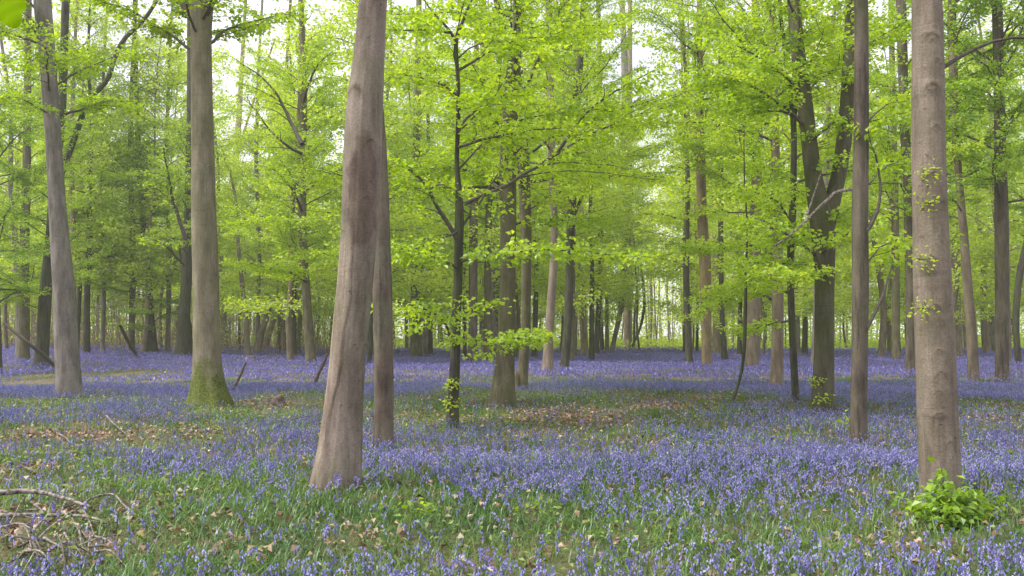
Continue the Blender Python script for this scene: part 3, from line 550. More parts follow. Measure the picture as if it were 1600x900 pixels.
tree('beech_tree', 'broad mossy-dark trunk that forks into two thick limbs, in the right half',
     [(1287, 648, 36), (1286, 610, 34), (1288, 560, 30), (1288, 500, 29), (1289, 450, 28), (1288, 400, 32), (1287, 360, 38), (1281, 325, 34), (1271, 280, 26), (1264, 220, 24), (1256, 150, 24), (1246, 80, 21), (1240, 0, 20)], bark_material('bark_forked', (.05, .048, .028), (.125, .112, .07), green=(.07, .085, .02), green_amt=.6), D=D_K, detail=(48, 200), seed=51, flare=.15,
     limbs=[([(1288, 372), (1296, 330), (1307, 290), (1315, 250), (1321, 200), (1327, 120), (1331, 40), (1333, 0), (1338, -120)], 26, 20)],
     crown=c(8, 5.5, 11, 3.5, leaf=.075, tint=.55),
     curves=[{'p': [(1275, 400, D_K), (1240, 370, D_K - .6), (1200, 350, D_K - 1.), (1150, 352, D_K - 1.4)], 'w': 5, 'tint': .65, 'dens': 1.3},
             {'p': [(1285, 395, D_K - .2), (1300, 375, D_K - .8), (1330, 365, D_K - 1.2), (1370, 350, D_K - 1.5)], 'w': 5, 'tint': .65, 'dens': 1.4},
             {'p': [(1285, 430, D_K - .2), (1260, 430, D_K - 1), (1230, 432, D_K - 1.5), (1190, 428, D_K - 1.9)], 'w': 5, 'tint': .65, 'dens': 1.4},
             {'p': [(1262, 200, D_K), (1220, 160, D_K - .5), (1170, 130, D_K - 1), (1120, 120, D_K - 1.5)], 'w': 6, 'tint': .6, 'dens': 1.3},
             {'p': [(1264, 225, D_K), (1300, 190, D_K - .8), (1350, 170, D_K - 1.3)], 'w': 5, 'tint': .55, 'dens': 1.3},
             {'p': [(1255, 150, D_K), (1230, 120, D_K - .8), (1190, 90, D_K - 1.3), (1130, 60, D_K - 1.5)], 'w': 5, 'tint': .55, 'dens': 1.3},
             {'p': [(1262, 270, D_K), (1290, 255, D_K - .5), (1320, 240, D_K - 1)], 'w': 4, 'dens': 1.3}],
     sprout=[(1284, 620, .22), (1275, 595, .2)])
tree('beech_tree', 'purplish-brown straight rough trunk right of the forked trunk', [(1342, 697, 27), (1342, 650, 25), (1343, 600, 24), (1344, 520, 24), (1345, 450, 24), (1344, 350, 24), (1346, 225, 23), (1346, 100, 21), (1346, 0, 20)], B_BROWN, detail=(48, 220), seed=52, flare=.08, rough=.06,
     crown=c(8, 6.0, 10, 2.5, leaf=.07),
     curves=[{'p': [(1346, 370, 13.2), (1362, 352, 13.2), (1378, 325, 13.2), (1380, 290, 13.2), (1370, 250, 13.2), (1355, 200, 13.1)], 'w': 7, 'solo': 1, 'dens': .35, 'depth': 0, 'start': .7},
             {'p': [(1347, 530, 13.2), (1362, 500, 13.2), (1378, 465, 13.2), (1392, 425, 13.3), (1398, 400, 13.3)], 'w': 7, 'solo': 1, 'dens': .4, 'depth': 0, 'start': .7},
             {'p': [(1347, 420, 13.2), (1380, 380, 13.6), (1410, 372, 13.8), (1445, 372, 14)], 'w': 4, 'dens': 1.2, 'tint': .6}, {'p': [(1347, 200, 13.2), (1380, 165, 13.6), (1420, 150, 13.8)], 'w': 4, 'dens': 1.2, 'tint': .55},
             {'p': [(1347, 300, 13.2), (1380, 260, 13.8), (1420, 245, 14.2)], 'w': 4, 'dens': 1.1, 'tint': .5}])
tree('beech_tree', 'dim grey trunk far back between the rough purplish trunk and right front trunk', [(1400, 568, 12), (1400, 450, 12), (1398, 300, 11), (1394, 100, 9), (1392, 0, 8)], B_OLIVE, seed=53, crown=c(18, 5, 18, 4.5, leaf=.09, tint=.5))
tree('beech_tree', 'brown trunk partly hidden behind the left edge of the right front trunk', [(1423, 590, 19), (1424, 540, 16), (1424, 460, 16), (1419, 300, 15), (1413, 200, 14), (1411, 100, 15), (1408, 0, 16)], B_BROWN, seed=54, crown=c(22, 4, 14, 4.5, leaf=.08, tint=.5))
tree('beech_tree', 'slim grey trunk leaning left immediately right of the right front trunk', [(1522, 597, 15), (1518, 520, 16), (1511, 440, 14), (1505, 350, 12), (1497, 270, 11), (1492, 200, 12), (1489, 100, 13), (1486, 0, 14)], B_TAN, seed=55, crown=c(20, 4, 14, 4, leaf=.08, tint=.45, mat=LEAF_DEEP))
tree('beech_tree', 'tall dark brown trunk nearest the right edge', [(1566, 600, 19), (1566, 550, 19), (1566, 450, 21), (1565, 350, 21), (1563, 225, 17), (1560, 100, 15), (1558, 0, 16)], B_BROWN, seed=56, crown=c(22, 4.6, 14, 4.5, leaf=.08, tint=.5, mat=LEAF_DEEP))
tree('beech_tree', 'faint grey trunk just left of the slim leaning trunk near the right edge', [(1497, 560, 13), (1494, 450, 12), (1490, 300, 11), (1486, 0, 9)], B_PALE, seed=57, crown=c(18, 6, 22, 5, leaf=.1, mat=LEAF_FAR, dens=.8))
tree('beech_tree', 'dark slanting stem at the right edge of the picture', [(1592, 575, 9), (1586, 500, 10), (1592, 430, 11), (1610, 360, 11), (1625, 200, 10)], B_DARK, seed=58, crown=c(16, 4, 13, 4, leaf=.085, mat=LEAF_DEEP))
tree('beech_tree', 'mossy trunk behind low leaves right of the two front trunks', [(651, 562, 17), (650, 500, 16), (648, 400, 14), (650, 250, 12), (655, 0, 9)], B_OLIVE, seed=59, crown=c(22, 5, 18, 5, leaf=.09, tint=.55))
tree('beech_tree', 'thin dark stem between the mossy trunk and the thin dark young beech', [(673, 560, 7), (673, 450, 7), (670, 300, 6), (668, 100, 5)], B_DARK, seed=60, crown=c(14, 6, 18, 4, leaf=.09, tint=.5))
tree('beech_tree', 'brown trunk with a dark broken stub behind the young beech', [(738, 572, 17), (739, 530, 13), (740, 450, 12), (742, 300, 11), (745, 100, 9)], B_BROWN, seed=61, crown=c(20, 5, 17, 5, leaf=.085, tint=.6))
tree('beech_tree', 'olive stump-like trunk hidden by leaves left of the large grey-brown trunk', [(762, 570, 15), (763, 520, 13), (762, 450, 12), (764, 300, 10), (764, 100, 8)], B_OLIVE, seed=62, crown=c(14, 5, 17, 4, leaf=.085))
tree('beech_tree', 'bent dark stem left of the two front trunks, near the mossy trunk', [(434, 552, 6), (437, 500, 6), (432, 420, 5), (420, 250, 4)], B_OLIVE, seed=63, crown=c(10, 6, 15, 3, leaf=.1, dens=.5))

for (x, y, w, s, lb) in ((113, 556, 9, 81, 'slim stem just right of the pale grey left trunk, farther back'), (160, 553, 7, 82, 'thin stem midway between the pale grey left trunk and the mossy trunk'), (205, 554, 10, 83, 'pale slim trunk just left of the dark mossy-footed tree, farther back'),
                      (262, 553, 8, 84, 'thin trunk between the dark mossy-footed tree and the dark leaning trunk'), (402, 552, 8, 85, 'slim pale stem beside the broken leaning trunks'), (446, 552, 9, 86, 'pale slim stem close to the left of the small dark trunk')):
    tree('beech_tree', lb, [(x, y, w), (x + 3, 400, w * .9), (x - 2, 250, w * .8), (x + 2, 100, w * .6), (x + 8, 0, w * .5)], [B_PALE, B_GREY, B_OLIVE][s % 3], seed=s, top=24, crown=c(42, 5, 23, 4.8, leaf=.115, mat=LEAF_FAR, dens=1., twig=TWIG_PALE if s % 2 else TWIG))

# ------------------------------------------------------------------ the far wood: one tree of each of eight shapes, then copies
far_lab = 'slender hazy trunk of the far wood behind the bluebells, one of many alike'
protos = []
for k in range(8):
    r0 = rng.uniform(.11, .24); H = rng.uniform(19, 26); base = np.zeros(3)
    pth = [[0, 0, -.3, r0], [0, 0, 0, r0]]
    dx, dy = rng.normal(0, .03, 2)
    for h in np.linspace(.15, 1, 7): pth.append([dx * H * h + rng.normal(0, .18), dy * H * h + rng.normal(0, .18), H * h, r0 * (1 - .8 * h)])
    root = empty('far_tree', (0, 0, 0)); T = Geo(); trunk_geo(T, np.array(pth), 9, 24, .3, .35, .04, 70 + k)
    T.build('trunk', [B_GREY, B_TAN, B_PALE, B_OLIVE, B_DARK, B_TAN, B_DARK, B_GREY][k], root)
    C = Geo()
    for b in range(34):
        z = H * rng.uniform(.14, .98); az = rng.uniform(0, 6.28); el = rng.uniform(.1, .6) + .55 * z / H
        pt = [np.interp(z, [q[2] for q in pth], [q[i] for q in pth]) for i in range(3)]
        branch(C, pt, (math.sin(az) * math.cos(el), math.cos(az) * math.cos(el), math.sin(el)), rng.uniform(2.2, 4.6) * (1.1 - .5 * z / H), .035, .20, 0, 1, .8, .2, 1, .85, .5, twig=1.1, tilt=.7)
    C.build('crown', [TWIG_PALE if k % 2 else TWIG, LEAF_FAR], root)
    protos.append(root)
spots = []
rf = np.random.default_rng(77); tries = 0
while len(spots) < 165 and tries < 20000:
    tries += 1
    D = rf.uniform(46, 118); x = rf.uniform(-.66, .66) * D
    ppx = 800 + x / D * FPX
    if 1000 < ppx < 1066: continue
    if rf.uniform() > (1.0 if D > 60 else .35): continue
    if any((x - a) ** 2 + (D - b) ** 2 < 9 for a, b in spots): continue
    spots.append((x, D))
used = set()
for k, (x, y) in enumerate(spots):
    src = protos[k % 8]
    if (k % 8) not in used: o = src; used.add(k % 8)
    else:
        o = src.copy(); COL.objects.link(o)
        for ch in list(src.children):
            cc = ch.copy(); COL.objects.link(cc); cc.parent = o
    o.location = (x, y, float(ground_z(x, y))); o.rotation_euler = (0, 0, rf.uniform(0, 6.28)); s = rf.uniform(.8, 1.15); o.scale = (s, s, s)
    tag(o, far_lab, 'tree', 'trees of the far wood')

# the wood beyond, one mass of leaves and stems nobody could count
W = Geo()
nc = 7500; wy = rng.uniform(104, 150, nc); wx = rng.uniform(-.72, .72, nc) * wy
wz = ground_z(wx, wy) + rng.uniform(0, 1, nc) ** 1.25 * (23 + 5 * np.exp(-((wx / wy * FPX - 235) / 80) ** 2) + 3 * np.sin(wx * .21) + 2.5 * np.sin(wx * .53 + 1))
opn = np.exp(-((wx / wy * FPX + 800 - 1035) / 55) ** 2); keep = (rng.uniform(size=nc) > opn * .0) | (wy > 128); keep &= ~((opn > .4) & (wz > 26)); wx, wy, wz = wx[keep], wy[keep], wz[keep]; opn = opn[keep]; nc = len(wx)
per = 30; ci = np.repeat(np.arange(nc), per); sc = np.array([1.7, 1.7, .5])
Lp = np.stack([wx, wy, wz], 1)[ci] + rng.normal(size=(len(ci), 3)) * sc
W.leaves(Lp, rng.normal(size=(len(ci), 3)) * [1, 1, .5], np.array([0, 0, 1.]) + rng.normal(size=(len(ci), 3)) * .8, rng.uniform(.25, .45, len(ci)), rng.uniform(.18, .34, len(ci)), 0, np.clip(rng.normal(.55, .2, len(ci)) + (.4 * opn + rng.normal(0, .12, nc))[ci], 0, 1))  # leaves tinted paler around the clearing: its bright glow painted into their colour
nb = 420; by = rng.uniform(104, 150, nb); bx = rng.uniform(-.7, .7, nb) * by; bz = ground_z(bx, by)
A = np.stack([bx, by, bz - .3], 1); B = A + np.stack([rng.normal(0, .8, nb), rng.normal(0, .8, nb), rng.uniform(14, 22, nb)], 1); W.sticks(A, B, rng.uniform(.08, .2, nb), .03, 1)
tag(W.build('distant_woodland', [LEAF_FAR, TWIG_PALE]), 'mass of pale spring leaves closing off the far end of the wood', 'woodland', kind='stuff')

# low shrubs and thin stems behind the left side
U = Geo(); ns = 1500; uy = rng.uniform(66, 102, ns); ux = rng.uniform(-.66, -.15, ns) * uy; uz = ground_z(ux, uy)
A = np.stack([ux, uy, uz - .1], 1); B = A + np.stack([rng.normal(0, .7, ns), rng.normal(0, .5, ns), rng.uniform(1.5, 5.5, ns)], 1); U.sticks(A, B, rng.uniform(.015, .045, ns), .008, 0)
k2 = rng.integers(0, ns, 9000); f2 = rng.uniform(.3, 1, 9000)[:, None]; Lp = A[k2] + (B - A)[k2] * f2 + rng.normal(size=(9000, 3)) * .4
U.leaves(Lp, rng.normal(size=(9000, 3)), np.array([0, 0, 1.]) + rng.normal(size=(9000, 3)) * .6, rng.uniform(.12, .22, 9000), .13, 1, rng.uniform(.2, .9, 9000))
tag(U.build('brushwood', [plain('brush_stem', [(.3, (.2, .13, .11)), (.7, (.36, .25, .22))]), LEAF_FAR]), 'pinkish-brown tangle of thin stems at the back left of the wood', 'brushwood', kind='stuff')
# green undergrowth at the foot of the far wood
V_ = Geo(); nu = 34000; uy = rng.uniform(88, 150, nu) ; ux = rng.uniform(-.7, .7, nu) * uy
keep = (ux / uy > -.1) | (rng.uniform(size=nu) < .35); ux, uy = ux[keep], uy[keep]; nu = len(ux)
hh = 1.0 + .8 * noise2(ux, uy, .22, 5); uz = ground_z(ux, uy) + rng.uniform(0, 1, nu) * np.clip(hh, .15, 3) * np.clip((uy - 84) / 16, .15, 1.3)
V_.leaves(np.stack([ux, uy, uz], 1), rng.normal(size=(nu, 3)), np.array([0, 0, 1.]) + rng.normal(size=(nu, 3)) * .7, rng.uniform(.2, .38, nu), rng.uniform(.15, .26, nu), 0, np.clip(rng.normal(.75, .2, nu), 0, 1))
tag(V_.build('undergrowth', [LEAF_FAR]), 'bright green low undergrowth at the far end of the clearing', 'undergrowth', kind='stuff')

# ------------------------------------------------------------------ bluebells, grass, leaf litter
GAPS = []   # places with few flowers: photo pixel centre, half sizes, strength
for (a, b, da, db, s) in ((110, 690, 160, 16, .95), (30, 740, 90, 22, .85), (60, 850, 150, 45, .8), (900, 655, 110, 20, .95), (1050, 640, 60, 9, .8), (760, 625, 90, 14, .75), (960, 628, 170, 12, .8), (540, 850, 110, 30, .75), (420, 640, 70, 22, .75),
                          (200, 590, 170, 10, .7), (80, 600, 90, 8, .6), (1010, 570, 110, 5, .75), (680, 650, 110, 20, .4), (1540, 640, 70, 14, .7), (1380, 577, 60, 5, .8), (480, 870, 400, 40, .22), (850, 850, 200, 35, .2), (300, 552, 260, 4, .7), (1560, 572, 80, 4, .7), (40, 640, 100, 20, .4), (1250, 860, 250, 30, .25), (1490, 835, 75, 22, .9), (130, 780, 170, 30, .45), (330, 815, 120, 30, .25)):
    y0, y1, yc = ground_hit(a, b + db), ground_hit(a, b - db), ground_hit(a, b)
    q = P(a, b, yc); GAPS.append((q[0], (y0 + y1) / 2, da / FPX * yc, (y1 - y0) / 2, s))
def bloom(x, y):
    """0..1 how thickly the bluebells stand"""
    d = .45 + .26 * noise2(x, y, .9, 21) + .28 * noise2(x, y, 3.1, 22)
    d = d + np.clip((y - 18) / 20, 0, .9)
    for (cx, cy, rx, ry, s) in GAPS:
        e = ((x - cx) / rx) ** 2 + ((y - cy) / ry) ** 2; d = d - s * 1.6 * np.exp(-e * .9)
    side = (x / y * FPX)
    d = d - .10 * np.clip((-side + 50) / 500, 0, 1) * (y < 14)
    return np.clip(d, .05, 1)
LITTER = []
for (a, b, da, db, s) in ((110, 688, 120, 12, 1.), (20, 738, 70, 18, 1.), (90, 855, 120, 40, .9), (895, 655, 85, 14, 1.), (1050, 640, 55, 7, .9), (540, 845, 75, 26, 1.), (330, 680, 60, 10, .6), (400, 880, 150, 16, .7), (470, 715, 60, 12, .4), (280, 850, 60, 30, .6), (700, 880, 90, 15, .5), (1050, 885, 80, 12, .4), (340, 860, 60, 16, .7), (490, 830, 30, 12, .8), (210, 795, 50, 14, .6), (80, 825, 120, 26, 1.), (620, 850, 60, 14, .5), (250, 760, 40, 8, .5), (780, 700, 50, 8, .4), (1400, 870, 70, 12, .4), (820, 780, 60, 9, .35), (1560, 660, 50, 8, .5)):
    y0, y1, yc = ground_hit(a, b + db), ground_hit(a, b - db), ground_hit(a, b)
    q = P(a, b, yc); LITTER.append((q[0], (y0 + y1) / 2, da / FPX * yc, (y1 - y0) / 2, s))
def litter_at(x, y):
    d = .12 + .45 * np.clip(noise2(x, y, 1.7, 51) + .5 * noise2(x, y, 5., 52) - .2, 0, 1)
    for (cx, cy, rx, ry, s) in LITTER:
        e = ((x - cx) / rx) ** 2 + ((y - cy) / ry) ** 2; d = np.maximum(d, s * np.exp(-e * .8) * (.8 + .35 * noise2(x, y, 4., 53)))
    return np.clip(d, 0, 1)
def scatter(n, y0, y1, fn=None, margin=.66, side=2.2):
    ym = (y0 + y1) / 2; n = int(n * (1 + side / (margin * ym)))
    y = np.sqrt(rng.uniform(y0 ** 2, y1 ** 2, n)); x = rng.uniform(-1, 1, n) * (margin * y + side)
    if fn is not None:
        k = rng.uniform(size=n) < fn(x, y); x, y = x[k], y[k]
    return x, y, ground_z(x, y)

BELL = leaf_material('bluebell_flower', [(0., (.12, .11, .42)), (.5, (.25, .225, .55)), (1., (.48, .46, .77))], .35, 1.1, .04)
STALK = leaf_material('bluebell_stalk', [(0., (.05, .10, .03)), (1., (.13, .17, .10))], .15, 1., .06)
BLADE = leaf_material('bluebell_leaf', [(0., (.035, .09, .016)), (.5, (.085, .185, .03)), (1., (.22, .33, .07))], .4, 1.2, .07)

def blades(G, x, y, z, L, w, segs, matn, tint, bend=.7, az=None):
    n = len(x); az = rng.uniform(0, 6.283, n) if az is None else az; h = np.stack([np.cos(az), np.sin(az), 0 * az], 1); sd_ = np.stack([-np.sin(az), np.cos(az), 0 * az], 1)
    lean = rng.uniform(.12, .55, n); bn = bend * rng.uniform(.5, 1.5, n); base = np.stack([x, y, z - .01], 1); rows = []
    for k in range(segs + 1):
        t = k / segs; ang = lean + bn * t * t; r_ = L * t
        ww = w * (.75 + .5 * t - 1.15 * t * t) * .5
        c0 = base + h * (r_ * np.sin(ang))[:, None] + np.array([0, 0, 1.]) * (r_ * np.cos(ang))[:, None]
        rows += [c0 - sd_ * ww[:, None], c0 + sd_ * ww[:, None]]
    V = np.stack(rows, 1); o = np.arange(n)[:, None, None] * (2 * (segs + 1))
    F = np.array([[2 * k, 2 * k + 1, 2 * k + 3, 2 * k + 2] for k in range(segs)])[None] + o
    G.add(V, F, matn, np.repeat(tint, segs))

def bluebells(G, x, y, z, detail):
    n = len(x); H = rng.uniform(.12, .27, n); az = rng.uniform(0, 6.283, n); h = np.stack([np.cos(az), np.sin(az), 0 * az], 1)
    base = np.stack([x, y, z], 1); tilt = rng.uniform(-.12, .12, (n, 2)); up = np.stack([tilt[:, 0], tilt[:, 1], np.ones(n)], 1)
    def pt(t):      # stem that nods over at its tip
        t = np.broadcast_to(t, (n,)); nod = np.clip((t - .72) / .28, 0, 1) ** 1.6
        return base + up * (H * (t - .12 * nod))[:, None] + h * (H * .20 * nod)[:, None]
    sw = .0032 if detail == 2 else .005
    if detail == 2:
        ts = [0, .45, .72, .88, 1.]
        for a, b in zip(ts[:-1], ts[1:]): G.sticks(pt(a), pt(b), sw * (1 - .5 * a), sw * (1 - .5 * b), 1, .4)
    else:
        s = np.cross(h, [0, 0, 1.]) * sw * .6
        V = np.stack([pt(0) - s, pt(0) + s, pt(.85) + s, pt(.85) - s], 1); G.add(V, np.arange(4 * n).reshape(-1, 4), 1, .4)
    nb = 7 if detail == 2 else 4
    tb = rng.normal(.5, .22, n)
    for k in range(nb):
        t = .56 + .43 * k / (nb - 1) + rng.uniform(-.02, .02, n); p = pt(np.clip(t, 0, 1))
        a2 = az + rng.normal(0, .9, n) * (1.5 - k / nb); o = np.stack([np.cos(a2), np.sin(a2), 0 * a2], 1)
        keep = rng.uniform(size=n) < (.95 if k < nb - 1 else 1.)
        bl = rng.uniform(.012, .019, n) * (1.12 - .35 * k / nb) * (1.05 if detail == 2 else 1.35); ax = unit(o * .55 + np.array([0, 0, -1.]))
        top = p + o * .010; sd_ = unit(np.cross(ax, o)); th_ = np.cross(sd_, ax); tt = np.clip(tb + rng.normal(0, .12, n), 0, 1)
        if detail == 2:
            rr = [.0025, .0052, .0050, .0080]; rows = []
            for q, r_ in zip((0, .3, .72, 1.), rr):
                for e in range(4):
                    an = e * math.pi / 2 + .4; rows.append(top + ax * (bl * q)[:, None] + (sd_ * math.cos(an) + th_ * math.sin(an)) * r_)
            V = np.stack(rows, 1)[keep]; m_ = len(V); off = np.arange(m_)[:, None, None] * 16
            F = np.array([[4 * q + e, 4 * q + (e + 1) % 4, 4 * q + 4 + (e + 1) % 4, 4 * q + 4 + e] for q in range(3) for e in range(4)])[None] + off
            G.add(V, F, 0, np.repeat(tt[keep], 12))
        else:
            w_ = .0075
            for s_ in (sd_, th_):
                V = np.stack([top - s_ * w_ * .4, top + s_ * w_ * .4, top + ax * bl[:, None] + s_ * w_, top + ax * bl[:, None] - s_ * w_], 1)[keep]; G.add(V, np.arange(4 * len(V)).reshape(-1, 4), 0, tt[keep])

FL = Geo()
x, y, z = scatter(21500, 4.2, 11.5, bloom); bluebells(FL, x, y, z, 2)
x, y, z = scatter(85000, 11.5, 27, bloom); bluebells(FL, x, y, z, 1)
# farther off each flower head is a small ragged cluster of bells
x, y, z = scatter(190000, 27, 104, lambda a, b: bloom(a, b) * np.clip(1.15 - (b - 27) / 140, .3, 1))
for q in range(2):
    n = len(x); hh = rng.uniform(.13, .33, n); s = rng.uniform(.03, .055, n) * (1 + np.clip((y - 40) / 60, 0, .8))
    c0 = np.stack([x + rng.normal(0, .05, n), y + rng.normal(0, .05, n), z + hh], 1); d = unit(rng.normal(size=(n, 3)) * [1, 1, .35]); u = unit(rng.normal(size=(n, 3)) * .35 + [0, 0, 1.])
    V = np.stack([c0 - d * s[:, None] * .5, c0 - u * s[:, None] * .9, c0 + d * s[:, None] * .5, c0 + u * s[:, None] * .9], 1)
    FL.add(V, np.arange(4 * n).reshape(-1, 4), 0, np.clip(rng.normal(.33, .2, n), 0, 1), False)
tag(FL.build('bluebells', [BELL, STALK]), 'carpet of violet-blue bluebells covering the whole woodland floor', 'bluebells', kind='stuff')

GR = Geo()
gf = lambda a, b: np.clip(.75 + .4 * noise2(a, b, 1.4, 31) - .95 * litter_at(a, b), .06, 1)
x, y, z = scatter(66000, 4.0, 11.5, gf); n = len(x); tn = np.clip(.45 + .25 * noise2(x, y, 1.8, 33) + rng.normal(0, .17, n), 0, 1)
blades(GR, x, y, z, rng.uniform(.10, .32, n), rng.uniform(.006, .015, n), 3, 0, tn, 1.25)
x, y, z = scatter(130000, 11.5, 30, gf); n = len(x); tn = np.clip(.45 + .25 * noise2(x, y, 1.8, 33) + rng.normal(0, .17, n), 0, 1)
blades(GR, x, y, z, rng.uniform(.10, .25, n), rng.uniform(.010, .019, n), 2, 0, tn, 1.0)
x, y, z = scatter(120000, 30, 112, lambda a, b: gf(a, b) * (1.1 - .5 * bloom(a, b))); n = len(x); tn = np.clip(.5 + .25 * noise2(x, y, .5, 33) + rng.normal(0, .2, n), 0, 1)
blades(GR, x, y, z, rng.uniform(.08, .22, n), rng.uniform(.03, .06, n), 1, 0, tn, .6)
HERB = leaf_material('herb_leaf', [(0., (.05, .11, .015)), (.5, (.14, .24, .03)), (1., (.33, .42, .06))], .4, 1.2)
x, y, z = scatter(60000, 4.4, 28, lambda a, b: np.clip(.15 + .9 * noise2(a, b, 1.1, 61), 0, 1)); n = len(x)
GR.leaves(np.stack([x, y, z + rng.uniform(.02, .13, n)], 1), rng.normal(size=(n, 3)) * [1, 1, .3], np.array([0, 0, 1.]) + rng.normal(size=(n, 3)) * .45, rng.uniform(.03, .06, n) * (1 + (y - 5) / 25), .035, 1, np.clip(.5 + .3 * noise2(x, y, 2.2, 62) + rng.normal(0, .18, n), 0, 1), .1)
tag(GR.build('grass', [BLADE, HERB]), 'green strap leaves and grass between the bluebells', 'grass', kind='stuff')

LT = Geo(); LITT = leaf_material('dead_leaf', [(0., (.09, .05, .03)), (.45, (.26, .15, .085)), (.8, (.42, .29, .19)), (1., (.55, .44, .34))], .15, 1., .05)
x, y, z = scatter(85000, 4.4, 26, lambda a, b: litter_at(a, b)); n = len(x)
LT.leaves(np.stack([x, y, z + rng.uniform(.005, .08, n)], 1), rng.normal(size=(n, 3)) * [1, 1, .35], np.array([0, 0, 1.]) + rng.normal(size=(n, 3)) * .45, rng.uniform(.05, .10, n), rng.uniform(.035, .06, n), 0, np.clip(rng.normal(.5, .28, n), 0, 1), .28)
tag(LT.build('leaf_litter', [LITT]), 'brown fallen beech leaves lying in the gaps of the bluebells', 'fallen leaves', kind='stuff')

# ------------------------------------------------------------------ fallen wood
def gp(px, py, h=0.):
    D = ground_hit(px, py); q = P(px, py, D); return np.array([q[0], q[1], float(ground_z(q[0], q[1])) + h])
def lift(px, py, D):      # a point above the ground at a known distance
    return P(px, py, D)
def fallen(name, label, cat, mains, m, group=None):
    """mains: list of (points, r0, r1); first is the body, the rest side shoots"""
    base = mains[0][0][0].copy(); G = Geo()
    for k, (pts, r0, r1) in enumerate(mains):
        q = np.array([[*p_, 0] for p_ in pts]); q[:, 3] = np.linspace(r0, r1, len(q)); s = smooth_path(q, max(8, int(len(q) * 4)))
        s[:, :3] += np.stack([vnoise(s[:, :3], 9, k), vnoise(s[:, :3], 9, k + 9), vnoise(s[:, :3], 9, k + 17)], 1) * min(.012, r0 * .6)
        G.tube(s[:, :3], s[:, 3] * (1 + .15 * vnoise(s[:, :3], 14, k)), 8, 0, cap=True)
    o = G.build(name, m, None, base); tag(o, label, cat, group); return o
fallen('fallen_branch', 'pale dead branch lying across the lower left corner, thickest of the heap', 'branch', [([gp(-60, 806, .20), gp(0, 808, .21), gp(45, 804, .20), gp(100, 814, .19), gp(140, 821, .15)], .030, .012),
       ([gp(100, 808, .14), gp(125, 797, .16), gp(150, 790, .18), gp(175, 792, .16)], .006, .003)], DEAD, 'dead branches heaped lower left')
fallen('fallen_branch', 'second dead branch lying just below the thickest one in the lower left heap', 'branch', [([gp(-60, 818, .07), gp(0, 822, .08), gp(50, 822, .08), gp(95, 822, .09), gp(140, 830, .12), gp(165, 838, .1)], .022, .009)], DEAD, 'dead branches heaped lower left')
fallen('fallen_branch', 'long thin dead branch reaching right from the heap to the open grass', 'branch', [([gp(112, 818, .08), gp(140, 800, .13), gp(177, 795, .15), gp(192, 812, .12), gp(230, 832, .06), gp(265, 858, .03)], .010, .005)], DEAD, 'dead branches heaped lower left')
fallen('fallen_branch', 'thin dead branch running down to the left from the middle of the heap', 'branch', [([gp(112, 822, .12), gp(78, 845, .10), gp(50, 868, .08), gp(25, 890, .05), gp(0, 892, .04)], .010, .006)], DEAD, 'dead branches heaped lower left')
fallen('fallen_branch', 'short forked dead twig pointing down right under the heap', 'branch', [([gp(112, 828, .09), gp(125, 850, .07), gp(140, 878, .03)], .006, .004), ([gp(122, 838, .08), gp(138, 855, .05), gp(152, 870, .03)], .006, .003)], DEAD, 'dead branches heaped lower left')
fallen('fallen_branch', 'short dead twig slanting down to the left edge from the heap', 'branch', [([gp(36, 806, .15), gp(22, 828, .12), gp(0, 855, .05)], .006, .004)], DEAD, 'dead branches heaped lower left')
for _k in range(30):
    ax_, ay_ = R.uniform(-10, 150), R.uniform(800, 880); an_ = R.uniform(-.5, 1.9); ln_ = R.uniform(40, 95)
    fallen('fallen_branch', 'thin twig tangled in the heap of dead branches at the lower left', 'branch', [([gp(ax_, ay_, R.uniform(.05, .13)), gp(ax_ + ln_ * .5 * math.cos(an_), ay_ + ln_ * .3 * math.sin(an_), R.uniform(.06, .15)), gp(ax_ + ln_ * math.cos(an_), ay_ + ln_ * .6 * math.sin(an_), R.uniform(.02, .08))], R.uniform(.005, .011), .003)], DEAD if _k % 3 else TWIG, 'dead branches heaped lower left')
fallen('fallen_branch', 'bare pale twig slanting up right above the lower left heap', 'branch', [([gp(62, 786, .04), gp(95, 770, .10), gp(125, 758, .13), gp(150, 747, .15)], .006, .003)], DEAD)
fallen('fallen_branch', 'short pale stick on brown leaves near the left edge, above the heap', 'branch', [([gp(26, 732, .05), gp(48, 742, .06), gp(70, 750, .04)], .013, .008)], DEAD)
fallen('fallen_branch', 'pale stick pointing down right in front of the pale grey left trunk', 'branch', [([gp(166, 664, .16), gp(180, 674, .12), gp(206, 692, .04)], .016, .009), ([gp(166, 664, .16), gp(160, 682, .02)], .007, .004)], DEAD)
fallen('fallen_branch', 'small pale stick lying on violet flowers and brown leaves at the left', 'branch', [([gp(92, 686, .08), gp(104, 694, .08), gp(115, 703, .04)], .013, .008)], DEAD)
fallen('fallen_branch', 'pale horizontal stick lying left of the thick tan front trunk', 'branch', [([gp(440, 668, .10), gp(465, 663, .12), (gp(502, 656, .12))], .016, .011)], DEAD)
fallen('fallen_branch', 'brown stick propped up against the thick tan trunk from behind, foot in the bluebells', 'branch', [([gp(488, 607, .02), lift(500, 580, ground_hit(488, 607)), lift(512, 553, ground_hit(488, 607))], .055, .045)], LOG)
fallen('fallen_log', 'long pale fallen log lying behind the small dark trunk', 'log', [([gp(396, 566, .15), gp(430, 563, .2), gp(470, 560, .2), gp(520, 557, .2)], .11, .13)], LOG)
fallen('fallen_branch', 'leaning brown stick rising right of the mossy trunk foot', 'branch', [([gp(362, 614, .02), lift(374, 590, ground_hit(362, 614)), lift(385, 566, ground_hit(362, 614))], .04, .03)], LOG)
fallen('fallen_branch', 'dark bare limb slanting down behind the nearly black and pale grey left trunks', 'branch', [([lift(6, 505, 34), lift(30, 525, 34), lift(60, 548, 34), gp(96, 582, .02)], .05, .09)], TWIG)
